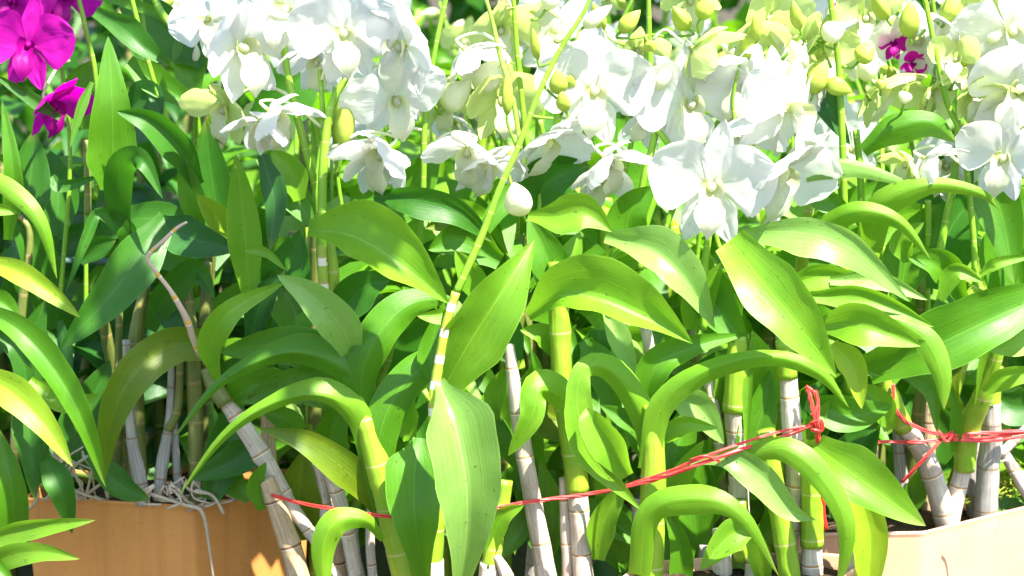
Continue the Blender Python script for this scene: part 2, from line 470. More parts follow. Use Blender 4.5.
def FL(key, x, y, d, r, yaw=0, pitch=0, roll=0, style='open', col='white', ped=None):
    root = PL[key]; loc = P(x, y, d)
    f = flower_at(root, loc, r*1.13*mm(d), yaw, pitch, roll, style, col, True)
    if ped:       # pedicel from the back of the flower to the stem
        m = f.matrix_basis.to_3x3()
        back = (m @ Vector((0, .35, 0)))
        pe = P(*ped)
        S = [loc+back*.2, loc+back, (loc+back+pe)/2+Vector((0, .006, .010)), pe]
        V, F, UV = tubemesh(S, (.0019, .0016, .0015, .002), 8)
        mesh('pedicel', V, F, M['pedicel'], root, UV, org=root.location)
    return f

def bud_geo():
    V = []; F = []; UV = []; nv = 14; ns = 16
    for j in range(nv+1):
        s = j/nv
        r = .5*(math.sin(math.pi*min(1, s**.85))**.75)*(1-.25*s) if 0 < s < 1 else 0.001
        for i in range(ns):
            a = 2*math.pi*i/ns
            rr = r*(1+.10*math.cos(3*a)+.03*math.cos(6*a+1))
            V.append(Vector((math.cos(a)*rr+.10*s*s, math.sin(a)*rr, s*2.2))); UV.append((i/ns, s))
    for j in range(nv):
        for i in range(ns): F.append((j*ns+i, j*ns+(i+1) % ns, (j+1)*ns+(i+1) % ns, (j+1)*ns+i))
    return V, F, UV
BUD = {k: medata('bud', bud_geo(), M[k]) for k in ('bud', 'budw')}
def bud_obj(root, loc, dirv, ln, wd, col):
    o = bpy.data.objects.new('bud', BUD[col]); COL.objects.link(o); o.parent = root
    q = dirv.to_track_quat('Z', 'Y').to_matrix().to_4x4()
    o.matrix_basis = Matrix.Translation(loc-root.location) @ q @ Matrix.Diagonal((wd, wd, ln/2.2, 1))
    return o
def B(key, x, y, d, x2, y2, w, col='bud', ped=None):
    """bud from its base (x,y) to its tip (x2,y2)"""
    root = PL[key]; a = P(x, y, d); b = P(x2, y2, d-6)
    bud_obj(root, a, b-a, (b-a).length, w*mm(d), col)
    if ped:
        pe = P(*ped); S = [a+(b-a)*.05, a-(b-a).normalized()*.006, (a+pe)/2+Vector((0, 0, -.004)), pe]
        V, F, UV = tubemesh(S, (.0016, .0013, .0013, .0018), 8)
        mesh('pedicel', V, F, M['spike'], root, UV, org=root.location)

# ------------------------------------------------------------------ the setting
GZ = -.52
mesh('ground', [Vector((-60, -30, GZ)), Vector((60, -30, GZ)), Vector((60, 90, GZ)), Vector((-60, 90, GZ))], [(0, 1, 2, 3)], M['ground'], smooth=False)['kind'] = 'structure'

def pot(px, z, h, mat, label, soil_drop=.014, taper=.84, org=None, thick=.004):
    rim = [PZ(x, y, z) for x, y in px]
    c = sum(rim, Vector())/len(rim)
    t = thing('plant_pot', Vector((c.x, c.y, z-h)), label, 'pot')
    n = len(rim)
    # round the corners of the outline
    out = []
    for i in range(n):
        a = rim[i-1]; b = rim[i]; d = rim[(i+1) % n]
        for k in range(5):
            u = k/4; q1 = b+(a-b).normalized()*.006; q2 = b+(d-b).normalized()*.006
            out.append(q1*(1-u)**2+b*2*u*(1-u)+q2*u*u)
    m = len(out)
    rings = []   # (scale about centre, extra, z)
    def ring(s, zz): return [Vector((c.x+(p.x-c.x)*s, c.y+(p.y-c.y)*s, zz)) for p in out]
    avg = sum((p-c).length for p in out)/m
    k = thick/avg
    lv = [ring(taper*.3, z-h+.002), ring(taper, z-h+.002), ring(taper+k, z-h+.006), ring(.985, z-.020), ring(1-k*.35, z-.006), ring(1.0, z-.002), ring(1-k*.4, z+.0005), ring(1-k*1.1, z-.001), ring(1-k*1.6, z-.012), ring(.93, z-.05)]
    V = [v for r in lv for v in r]; F = []
    for j in range(len(lv)-1):
        for i in range(m): F.append((j*m+i, j*m+(i+1) % m, (j+1)*m+(i+1) % m, (j+1)*m+i))
    F.append(tuple(range(m))[::-1])
    o = mesh('pot_wall', V, F, M[mat], t, org=t.location, smooth=False)
    # soil
    V = [Vector((c.x, c.y, z-soil_drop+.006))]; F = []
    rr = [.12, .25, .4, .55, .7, .85, 1-k*2]
    for s in rr:
        for p in ring(s, z-soil_drop): V.append(p+Vector((0, 0, .008*noise.noise(p*45)+.005*noise.noise(p*120)+.006*(1-s))))
    for i in range(m): F.append((0, 1+i, 1+(i+1) % m))
    for j in range(len(rr)-1):
        for i in range(m): F.append((1+j*m+i, 1+(j+1)*m+i, 1+(j+1)*m+(i+1) % m, 1+j*m+(i+1) % m))
    mesh('potting_mix', V, F, M['soil'], t, org=t.location)
    return t, c

ZL = P(192, 506, 70).z
pot([(22, 498), (80, 499.5), (192, 506), (312, 484), (300, 470), (190, 462), (60, 470)], ZL, GZ*-1+ZL, 'orange_pot', 'orange many-sided plastic pot of shaded orchids at the lower left')
ZR = P(923, 532, 60).z
pot([(793, 534), (923, 532), (1040, 503), (1090, 480), (1020, 466), (880, 480), (800, 500)], ZR, GZ*-1+ZR, 'tan_pot', 'sunlit tan plastic pot with yellow moss at the lower right corner')
ZM = P(872, 557, -20).z
pot([(604, 590), (640, 612), (760, 622), (838, 580), (872, 557), (800, 551), (640, 562)], ZM, GZ*-1+ZM, 'tan_pot', 'tan pot with just its rounded rim corner showing beside the larger tan pot')
ZC = P(450, 600, -60).z
pot([(330, 600), (380, 640), (500, 644), (590, 610), (560, 582), (380, 580)], ZC, GZ*-1+ZC, 'orange_pot', 'low pot under the banded flower stem, below the lower edge')

# horizontal rail behind the shaded plants
t = thing('support_rail', P(40, 260, 210), 'thin dark green horizontal rail behind the shaded leaves at the left', 'rail')
a = P(-60, 259, 210); b = P(132, 262, 210)
V, F, UV = tubemesh([a, (a*2+b)/3, b], .0042, 12, nv=10); mesh('rail_bar', V, F, M['rail'], t, UV, org=t.location)
for q in (a, b-Vector((.004, 0, 0))):
    V, F, UV = tubemesh([q+Vector((0, .008, .01)), Vector((q.x, q.y+.008, GZ/2)), Vector((q.x, q.y+.008, GZ))], .004, 10, nv=12); mesh('post', V, F, M['rail'], t, UV, org=t.location)

# ------------------------------------------------------------------ plants near the camera
plant('purple', 40, 560, 150, 'orchid with magenta purple flowers at the upper left corner')
plant('shade', 150, 500, 110, 'shaded dark green orchid with upright pointed leaf in the orange pot')
plant('edge', -20, 500, 0, 'orchid at the left edge with long yellow green arching leaves')
plant('low', -30, 600, -60, 'young orchid with two flat pale leaves in the lower left corner')
plant('lean', 290, 600, 10, 'orchid with thick speckled tan cane leaning left beside the orange pot')
plant('arch', 400, 620, -20, 'orchid with ribbon-like arching leaves and a stout green cane left of the centre')
plant('band', 440, 620, -60, 'orchid with white-banded flower stem and big glossy folded leaf at the centre')
plant('twin', 560, 620, -20, 'orchid with curled leaves on pale papery canes right of the banded stem')
plant('stout', 650, 620, -50, 'orchid with stout upright yellow green cane and long bowed green leaf')
plant('wide', 780, 610, -40, 'orchid with a bundle of white canes and broad bright leaves tied by red twine')
plant('rpot', 960, 520, 70, 'orchid with forked green and grey canes in the mossy tan pot')
plant('uleft', 325, 560, 60, 'orchid carrying the white flower cluster at the upper left on yellow green stems')
plant('umid', 560, 560, 100, 'orchid with white flowers and plump buds at the upper centre')
plant('hero', 720, 560, 40, 'orchid with the large white front-facing bloom above the broad leaves')
plant('uright', 930, 560, 130, 'orchid with greenish half-open drooping flowers at the upper right')
plant('corner', 1040, 560, 100, 'orchid with bright white blooms cut off by the right edge')

# purple
FL('purple', 29, 46, 90, 45, 4, -4, 6, 'open', 'purple', (40, 20, 130))
FL('purple', 52, 104, 100, 40, 50, -35, 10, 'cup', 'purple', (70, 60, 130))
FL('purple', 14, 2, 125, 40, -20, 0, 0, 'open2', 'purple', (25, -20, 140))
FL('purple', 62, -2, 140, 36, 30, 0, 30, 'cup', 'purple', (70, -20, 150))
FL('purple', 210, -10, 240, 30, 0, 0, 0, 'open', 'purple')
spike('purple', 'spike', [(96, 200), (97, 90), (86, 30), (74, -20)], 130, (5, 5, 5, 4))
spike('purple', 'spike', [(60, 300), (70, 160), (60, 60), (42, 20), (25, -20)], 140, (5, 4, 4, 3))
spike('purple', 'spike', [(86, 330), (86, 230), (86, 150)], 150, (5, 4, 4))
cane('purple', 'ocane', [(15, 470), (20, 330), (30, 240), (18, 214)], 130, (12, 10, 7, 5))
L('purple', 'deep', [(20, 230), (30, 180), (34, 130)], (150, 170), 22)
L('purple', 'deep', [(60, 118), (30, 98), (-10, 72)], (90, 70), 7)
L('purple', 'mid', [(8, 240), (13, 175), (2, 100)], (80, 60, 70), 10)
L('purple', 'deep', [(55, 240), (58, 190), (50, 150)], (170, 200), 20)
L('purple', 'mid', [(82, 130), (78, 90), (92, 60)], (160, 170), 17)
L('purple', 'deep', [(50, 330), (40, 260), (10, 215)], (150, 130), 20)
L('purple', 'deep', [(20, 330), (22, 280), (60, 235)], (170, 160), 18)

# shaded pot plant
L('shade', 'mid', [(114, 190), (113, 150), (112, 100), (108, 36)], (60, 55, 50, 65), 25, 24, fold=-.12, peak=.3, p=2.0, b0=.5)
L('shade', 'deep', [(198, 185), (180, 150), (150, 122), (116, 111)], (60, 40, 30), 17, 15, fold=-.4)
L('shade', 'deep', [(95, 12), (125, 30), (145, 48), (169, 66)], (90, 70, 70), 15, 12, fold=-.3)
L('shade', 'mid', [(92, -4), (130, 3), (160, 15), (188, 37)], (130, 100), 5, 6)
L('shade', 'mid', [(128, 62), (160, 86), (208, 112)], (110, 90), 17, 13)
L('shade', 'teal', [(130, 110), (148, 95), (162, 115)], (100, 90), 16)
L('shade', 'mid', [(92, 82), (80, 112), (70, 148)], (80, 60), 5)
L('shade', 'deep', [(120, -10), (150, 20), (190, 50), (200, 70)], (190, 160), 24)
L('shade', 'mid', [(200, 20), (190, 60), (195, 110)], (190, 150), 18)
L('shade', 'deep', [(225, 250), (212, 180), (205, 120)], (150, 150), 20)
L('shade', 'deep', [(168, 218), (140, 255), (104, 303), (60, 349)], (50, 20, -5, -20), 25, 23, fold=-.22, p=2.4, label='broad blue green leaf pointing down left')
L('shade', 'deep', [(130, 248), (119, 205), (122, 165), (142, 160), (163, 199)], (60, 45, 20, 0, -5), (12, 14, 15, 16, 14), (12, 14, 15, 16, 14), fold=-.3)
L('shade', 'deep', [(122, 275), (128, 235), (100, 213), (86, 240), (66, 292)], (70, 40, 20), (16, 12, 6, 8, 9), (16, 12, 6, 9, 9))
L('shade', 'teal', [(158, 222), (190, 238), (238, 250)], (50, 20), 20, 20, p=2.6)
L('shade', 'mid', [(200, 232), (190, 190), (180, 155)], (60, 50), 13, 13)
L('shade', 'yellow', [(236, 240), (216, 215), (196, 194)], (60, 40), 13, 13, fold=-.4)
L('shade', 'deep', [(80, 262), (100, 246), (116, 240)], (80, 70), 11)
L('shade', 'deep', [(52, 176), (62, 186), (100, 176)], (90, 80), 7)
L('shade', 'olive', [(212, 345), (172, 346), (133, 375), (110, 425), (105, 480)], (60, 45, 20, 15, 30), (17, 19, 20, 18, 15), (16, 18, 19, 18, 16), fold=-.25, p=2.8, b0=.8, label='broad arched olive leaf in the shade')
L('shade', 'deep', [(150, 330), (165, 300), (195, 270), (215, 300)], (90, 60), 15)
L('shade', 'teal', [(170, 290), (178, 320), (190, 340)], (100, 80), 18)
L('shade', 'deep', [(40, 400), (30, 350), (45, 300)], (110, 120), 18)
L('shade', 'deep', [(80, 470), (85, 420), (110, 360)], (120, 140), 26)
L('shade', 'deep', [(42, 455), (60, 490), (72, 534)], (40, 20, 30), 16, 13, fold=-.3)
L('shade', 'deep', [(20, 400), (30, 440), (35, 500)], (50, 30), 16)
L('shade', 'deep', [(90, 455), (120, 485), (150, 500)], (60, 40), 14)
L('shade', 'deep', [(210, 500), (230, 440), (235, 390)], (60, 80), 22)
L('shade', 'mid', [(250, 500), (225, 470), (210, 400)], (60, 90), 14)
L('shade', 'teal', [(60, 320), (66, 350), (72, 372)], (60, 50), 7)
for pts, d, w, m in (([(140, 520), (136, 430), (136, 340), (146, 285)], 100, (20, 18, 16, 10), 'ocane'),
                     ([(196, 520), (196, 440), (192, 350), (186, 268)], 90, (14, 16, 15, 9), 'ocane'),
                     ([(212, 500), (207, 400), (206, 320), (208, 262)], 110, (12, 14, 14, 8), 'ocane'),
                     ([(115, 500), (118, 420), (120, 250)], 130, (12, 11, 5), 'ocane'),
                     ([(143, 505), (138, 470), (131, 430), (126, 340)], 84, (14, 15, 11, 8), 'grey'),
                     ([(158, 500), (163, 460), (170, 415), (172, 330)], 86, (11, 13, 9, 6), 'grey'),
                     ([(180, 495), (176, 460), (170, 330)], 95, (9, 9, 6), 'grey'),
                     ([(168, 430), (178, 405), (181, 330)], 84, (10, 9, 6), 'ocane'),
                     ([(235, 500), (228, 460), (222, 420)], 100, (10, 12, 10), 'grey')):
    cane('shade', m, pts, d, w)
spike('shade', 'spike', [(127, -20), (141, 35), (155, 85), (166, 118), (170, 140)], 95, (5, 5, 5, 6, 6))
spike('shade', 'spike', [(138, -20), (146, 45), (150, 90)], 120, 4)
spike('shade', 'spike', [(150, -10), (165, 18), (186, 36)], 100, (6, 8, 7))
cane('shade', 'ocane', [(88, 215), (88, 180), (86, 140)], 110, (6, 6, 5))
T('shade', 'dry_stalk', 'twig', [(187, 222), (177, 228), (163, 241), (148, 256), (153, 268), (170, 290), (186, 318), (193, 338), (199, 356)], (-34, -34, -30, -10, 5), (2.5, 3.5, 4, 4, 4, 4.5, 7, 7, 4), .03, .15, .15)
rs = random.Random(5)
for i in range(15):
    x0 = rs.uniform(45, 100); y0 = rs.uniform(445, 475); dd = rs.uniform(70, 95)
    T('shade', 'root', 'root', [(x0, y0), (x0+rs.uniform(-15, 15), y0+12), (x0+rs.uniform(-10, 25), y0+28), (x0+rs.uniform(-10, 30), 500)], dd, rs.uniform(2, 3.5), wob=.2, nseg=6)
for i in range(20):
    x0 = rs.uniform(140, 215); y0 = rs.uniform(484, 500); dd = rs.uniform(50, 80)
    T('shade', 'root', 'root', [(x0, y0), (x0+rs.uniform(-10, 16), y0-rs.uniform(0, 10)), (x0+rs.uniform(-10, 25), y0+6), (x0+rs.uniform(-15, 35), y0+rs.uniform(4, 14))], dd, rs.uniform(2, 3.4), wob=.2, nseg=6)
T('shade', 'root', 'root', [(150, 494), (185, 505), (202, 512), (209, 545), (214, 582)], (66, 60, 58, 60, 62), (4, 4, 4, 3, 2.5), wob=.2, nseg=8)
T('shade', 'root', 'root', [(37, 485), (38, 498), (30, 508), (24, 520)], 60, 2.4, wob=.2, nseg=6)
T('shade', 'root', 'root', [(195, 490), (213, 496), (224, 514)], 56, 3.2, wob=.2, nseg=6)

# left edge
L('edge', 'bright', [(-30, 168), (8, 188), (40, 222), (57, 279)], (0, -20, -30, -20), 10, 9, fold=.25)
L('edge', 'bright', [(-20, 208), (0, 209), (18, 213)], -20, 6, 7)
L('edge', 'yellow', [(-30, 258), (15, 270), (52, 294), (81, 318)], (-20, -40, -50), 11, 12, fold=-.3)
L('edge', 'mid', [(-40, 300), (15, 328), (55, 372), (84, 425), (106, 488)], (-20, -50, -60, -60, -40), 16, 12, fold=-.45, tilt=.1, p=3)
L('edge', 'yellow', [(-30, 370), (8, 390), (42, 422), (73, 467)], (-50, -80, -90), 18, 17, fold=-.3)
L('edge', 'bright', [(30, 380), (65, 404), (101, 395)], (10, 0), 13, 10)
L('edge', 'mid', [(14, 560), (12, 490), (-4, 425)], (10, -10, 0), 14, 14, p=3, b0=.8)
L('edge', 'deep', [(-10, 330), (20, 350), (30, 420)], (30, 20), 14)
L('edge', 'mid', [(-20, 290), (5, 305), (18, 318)], (10, 0), 12)
cane('edge', 'gcane', [(-20, 560), (-22, 400), (-28, 180)], 10, (20, 18, 12))
# lower left corner
L('low', 'bright', [(-30, 548), (10, 534), (50, 526), (96, 520)], (-60, -90, -110), 10, 12, fold=-.3)
L('low', 'bright', [(-30, 578), (5, 558), (40, 552), (80, 559)], (-60, -100, -120), 12, 13, fold=-.3)
L('low', 'mid', [(-20, 560), (0, 572), (14, 590)], (-90, -100), 10)
L('low', 'mid', [(-20, 600), (-25, 560), (-40, 510)], (-60, -60), 14)

# leaning cane
T('lean', 'cane', 'sheath', [(222, 398), (236, 416), (262, 455), (288, 500), (318, 545), (345, 590)], (20, 15, 10, 5, 5), (12, 17, 20, 15, 11, 10), .047, .12, .12, nseg=16)
T('lean', 'cane', 'tan', [(266, 478), (276, 505), (290, 545), (304, 600)], 0, (17, 20, 22, 24), .047, .12, .12, nseg=16)
T('lean', 'cane', 'ocane', [(206, 368), (214, 386), (226, 404)], (18, 14), (12, 17, 18), .06, .04, .08, nseg=14)
L('lean', 'bright', [(217, 380), (210, 345), (232, 310), (285, 282)], (10, -10, -20, 10), (9, 13, 14, 14), (10, 14, 15, 15), fold=-.35, p=2.6)
L('lean', 'mid', [(262, 510), (256, 485), (266, 462)], (0, -10), 10)
L('lean', 'deep', [(255, 440), (235, 460), (190, 480)], (60, 50), 18)
L('lean', 'olive', [(306, 540), (299, 495), (304, 450)], (30, 20), 23, 22, peak=.3)
L('lean', 'mid', [(225, 405), (262, 385), (345, 395)], (30, 10), 20, 16)
# arching leaves
AR = (-30, -45, -60, -60, -50, -30)
L('arch', 'bright', [(374, 470), (358, 415), (318, 395), (268, 405), (222, 438), (178, 497)], AR, (12, 13, 5, 7, 6, 5), (10, 12, 17, 7, 6, 6), fold=(.0, .3, .9, .9, .5), p=4, b0=.9, wave=.06)
L('arch', 'mid', [(372, 420), (350, 372), (300, 352), (255, 362), (212, 390), (172, 441)], (-30, -40, -45, -50, -50), (14, 15, 10, 8, 6, 6), (12, 20, 18, 9, 6, 6), fold=(.1, .4, .8, .8, .4), p=3.6, b0=.8)
L('arch', 'spot', [(362, 410), (310, 384), (240, 402)], (-5, -10, 5), 21, 20, fold=-.2, p=3)
L('arch', 'mid', [(358, 390), (300, 346), (218, 352)], (10, 0, 15), 22, 20, fold=-.2, p=3)
L('arch', 'pale', [(356, 365), (342, 328), (312, 296), (277, 275)], (-20, -50, -60, -50), 21, 19, fold=-.3, p=2.4, tilt=.1)  # pale colour stands in for sunlight on this leaf
L('arch', 'mid', [(366, 430), (361, 380), (378, 335), (410, 304), (455, 298)], (-30, -40, -40, -25, -5), (16, 17, 19, 20, 16), (14, 15, 17, 18, 16), fold=.25, p=4, b0=.75)
L('arch', 'mid', [(388, 520), (378, 450), (394, 398), (425, 365), (460, 345)], (-30, -45, -35, -15), (16, 18, 18, 20, 16), (14, 17, 18, 18, 15), fold=.2, p=4, b0=.75)
L('arch', 'olive', [(380, 515), (350, 475), (306, 443), (256, 427)], (-20, -35, -45, -40), (12, 16, 14, 8), (12, 18, 15, 8), fold=-.15, p=3, label='yellow green leaf with rusty orange spots')
L('arch', 'bright', [(383, 540), (366, 520), (336, 522), (323, 550), (326, 600)], (-60, -75, -85, -85, -80), (3, 8, 13, 13, 11), (3, 6, 13, 13, 11), fold=.35, b0=.9, p=6)
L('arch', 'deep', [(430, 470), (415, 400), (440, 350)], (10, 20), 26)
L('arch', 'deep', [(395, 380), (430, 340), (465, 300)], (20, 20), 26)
T('arch', 'cane', 'gcane', [(360, 396), (366, 425), (377, 462), (388, 500), (398, 545), (414, 610)], -35, (5, 20, 27, 28, 28, 30), .06, .04, .05, nseg=18)
for pts, w, m, d in (([(330, 470), (345, 520), (360, 600)], 15, 'sheath', 10), ([(372, 500), (370, 540), (374, 600)], 10, 'sheath', 15),
                  ([(352, 530), (356, 560), (366, 600)], 12, 'grey', 25), ([(335, 540), (345, 580), (350, 610)], 12, 'tan', 35), ([(320, 480), (332, 520), (340, 580)], 14, 'grey', 40),
                  ([(268, 405), (268, 440), (272, 480)], 14, 'tan', 40), ([(310, 440), (322, 480), (328, 540)], 13, 'sheath', 25)):
    cane('arch', m, pts, d, w)

# banded stem
spike('band', 'band', [(433, 425), (434, 395), (439, 362), (446, 325), (456, 292)], (-88, -82, -80), (9, 11, 10, 9, 9))
T('band', 'flower_stem', 'spike', [(456, 293), (480, 240), (500, 188), (517, 150), (538, 95), (560, 50), (588, 4), (594, -30)], (-80, -70, -50, -40), (8, 7.5, 6.5, 6, 5.5, 5, 4, 4), .035, .08, .04)
T('band', 'flower_stem', 'spike', [(521, 150), (513, 100), (500, 55), (492, 20), (480, -20)], (-30, 0, 20), (4, 5, 5, 4, 4), .035, .08, .04)
L('band', 'bright', [(440, 395), (468, 345), (503, 290), (534, 240)], (-50, -65, -70, -45), (24, 28, 27, 18), (26, 34, 34, 24), fold=-.35, tilt=-.12, p=2.6, b0=.5)
L('band', 'pale', [(438, 380), (455, 425), (466, 485), (466, 540), (456, 612)], (-80, -110, -120, -112, -90), (28, 36, 35, 30, 22), (14, 26, 30, 26, 18), fold=-.6, tilt=.22, p=3.0, b0=.22, peak=.24, label='largest glossy pale leaf, folded along its midrib')
L('band', 'mid', [(420, 438), (414, 480), (416, 530), (428, 600)], (-40, -65, -75, -60), (25, 28, 26, 14), (25, 27, 25, 14), fold=-.3, p=3, b0=.25, peak=.25)
L('band', 'bright', [(458, 300), (444, 313), (417, 316)], (-60, -80), 13, 7)
L('band', 'deep', [(374, 196), (415, 200), (460, 212), (493, 242)], (-10, -30, -30, -10), 13, 17, fold=-.3, p=3)
L('band', 'mid', [(500, 262), (462, 240), (428, 250)], (0, -10), 20, 20)
L('band', 'olive', [(485, 228), (450, 222), (425, 228)], (5, 0), 12, 10)
L('band', 'deep', [(490, 300), (505, 340), (520, 365)], (10, 0), 22)
L('band', 'mid', [(520, 380), (495, 420), (480, 470)], (20, 0), 22)
L('band', 'mid', [(545, 480), (520, 530), (500, 560)], (0, -20), 12)
L('band', 'mid', [(432, 380), (430, 350), (445, 300)], (-40, -30), 12)
cane('band', 'gcane', [(440, 460), (434, 520), (432, 566)], -50, (18, 22, 22))
cane('band', 'sheath', [(432, 560), (432, 620)], -50, (24, 24))
cane('band', 'gcane', [(505, 480), (498, 520), (490, 566)], -55, (16, 18, 20))
cane('band', 'sheath', [(490, 562), (484, 620)], -55, (21, 20))
cane('band', 'sheath', [(496, 555), (508, 580), (516, 620)], -62, (8, 14, 16))
T('band', 'leaf_sheath', 'gcane', [(424, 390), (430, 400), (440, 396), (436, 385)], -86, 6, wob=.2)
B('band', 507, 116, -45, 506, 70, 13, 'bud', (517, 148, -40))
B('band', 524, 216, -55, 512, 182, 32, 'budw', (507, 170, -45))
B('band', 560, 95, -35, 556, 68, 20, 'bud', (543, 85, -38))
B('band', 538, 60, -30, 532, 28, 11, 'bud', (552, 62, -32))
B('band', 583, 28, -20, 612, 5, 16, 'budw', (571, 40, -30))
B('band', 566, 112, -35, 560, 90, 16, 'bud', (530, 116, -38))

# centre right curled leaves
cane('twin', 'sheath', [(509, 345), (513, 375), (520, 425), (529, 480), (538, 530), (552, 610)], (-30, -25), (10, 13, 17, 18, 20, 24))
cane('twin', 'gcane', [(556, 262), (560, 330), (562, 385)], -20, (16, 22, 20))
cane('twin', 'gcane', [(562, 385), (570, 430), (578, 492)], -18, (22, 24, 24))
cane('twin', 'sheath', [(577, 488), (581, 540), (586, 620)], -18, (19, 20, 22))
cane('twin', 'sheath', [(563, 478), (566, 530), (570, 620)], -12, (9, 12, 13))
cane('twin', 'grey', [(538, 540), (532, 620)], 10, (20, 24)); cane('twin', 'grey', [(597, 520), (604, 620)], 20, (14, 16))
cane('twin', 'sheath', [(636, 500), (640, 560), (645, 620)], 0, (9, 12, 13))
L('twin', 'bright', [(528, 316), (560, 296), (602, 300), (650, 320), (693, 344)], (-30, -65, -80, -85, -80), (12, 34, 44, 42, 30), (10, 12, 15, 14, 8), fold=-.35, tilt=.05, p=2.6, b0=.5)
L('twin', 'bright', [(528, 216), (556, 217), (584, 214), (612, 232)], (-40, -55, -60), (10, 16, 24, 18), (10, 17, 18, 10), fold=-.3, tilt=.1, p=3)
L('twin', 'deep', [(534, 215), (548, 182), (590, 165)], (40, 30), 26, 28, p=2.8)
L('twin', 'mid', [(560, 310), (548, 262), (528, 215)], (-15, -15, -5), 17, 20, p=3)
L('twin', 'bright', [(556, 300), (567, 262), (580, 232)], (-12, -12, -2), 12, 14, p=3)
L('twin', 'mid', [(628, 252), (629, 215), (655, 186)], (0, -10), 22, 20)
L('twin', 'pale', [(605, 238), (650, 250), (686, 282), (715, 329)], (-20, -50, -65, -60), (20, 26, 26, 16), (12, 16, 17, 10), fold=-.35, tilt=.1, p=3)
L('twin', 'bright', [(580, 440), (566, 402), (541, 390), (531, 418), (508, 456)], (-25, -50, -70, -75, -65), (8, 12, 8, 14, 18), (8, 14, 20, 14, 14), fold=(.1, .5, .6, -.2, -.3), p=4, b0=.8)
L('twin', 'bright', [(654, 470), (642, 415), (612, 372), (586, 368), (577, 400), (592, 455), (643, 512)], (-45, -60, -75, -85, -90, -92, -80), (12, 13, 10, 9, 16, 22, 16), (12, 15, 14, 10, 12, 26, 14), fold=(.2, .5, .8, .3, -.2, -.4, -.3), p=4, b0=.8)
L('twin', 'bright', [(628, 476), (612, 450), (592, 420), (586, 408)], (-88, -112, -104), 20, 15, fold=-.4)
L('twin', 'mid', [(645, 440), (652, 372), (695, 347), (752, 333)], (-30, -45, -40, -15), (10, 16, 15, 8), (10, 16, 10, 6), fold=-.3, p=3)
L('twin', 'pale', [(606, 310), (620, 345), (637, 375)], (0, -20), 14, 10)
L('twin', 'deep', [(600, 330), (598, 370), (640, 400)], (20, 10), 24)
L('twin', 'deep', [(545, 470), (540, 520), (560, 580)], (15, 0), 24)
L('twin', 'mid', [(575, 505), (610, 520), (640, 545)], (0, -15), 18, 18)
L('twin', 'mid', [(585, 340), (600, 370), (625, 440)], (10, -10), 16)
L('twin', 'mid', [(520, 385), (535, 372), (532, 350)], (-30, -35), 8)
L('twin', 'mid', [(525, 470), (510, 430), (490, 400)], (-5, 0), 22)
L('twin', 'teal', [(600, 560), (615, 590), (640, 610)], (0, -10), 22)
L('twin', 'mid', [(652, 470), (640, 430), (600, 405)], (-30, -30), 16)
L('twin', 'olive', [(520, 395), (560, 420), (590, 420)], (10, 10), 24)

# stout cane
T('stout', 'cane', 'gcane', [(652, 405), (653, 450), (653, 500), (651, 545), (648, 620)], -60, (18, 24, 27, 27, 28), .075, .03, .04, nseg=20)
L('stout', 'bright', [(648, 470), (662, 405), (706, 370), (768, 356), (818, 372), (849, 408)], (-65, -75, -90, -100, -95, -80), (12, 13, 8, 6, 10, 8), (12, 13, 12, 10, 10, 8), fold=(.1, .3, .8, .6, .3), p=4, b0=.8, label='long bowed leaf')
L('stout', 'bright', [(640, 575), (650, 512), (700, 498), (742, 516), (780, 578)], (-80, -95, -110, -115, -100), (14, 12, 13, 10, 6), (12, 14, 16, 10, 6), fold=(.1, .4, .6, .3, .2), p=4, b0=.8)
L('stout', 'bright', [(752, 528), (728, 538), (700, 570)], (-75, -85), 18, 16)
L('stout', 'mid', [(676, 610), (682, 555), (666, 505)], (-40, -45), 13, 12)
L('stout', 'pale', [(690, 462), (728, 458), (762, 478), (790, 510), (816, 520)], (-70, -85, -90, -90), (8, 12, 14, 13, 8), (8, 14, 18, 16, 10), fold=-.25, p=3)
L('stout', 'bright', [(650, 445), (682, 424), (718, 428)], (-50, -60), 8, 12, label='short pale leaf beside the stout cane')
L('stout', 'pale', [(672, 398), (700, 410), (724, 444)], (-30, -35), 17, 18)
L('stout', 'mid', [(700, 560), (690, 500), (665, 460)], (-5, 0), 20)
L('stout', 'mid', [(660, 560), (700, 470), (740, 440)], (10, 10), 24)
L('stout', 'bright', [(730, 590), (742, 560), (740, 500)], (-30, -20), 14)
L('stout', 'mid', [(660, 470), (680, 440), (690, 395)], (-20, 0), 18)
L('stout', 'deep', [(690, 400), (720, 370), (770, 345)], (20, 10), 20)

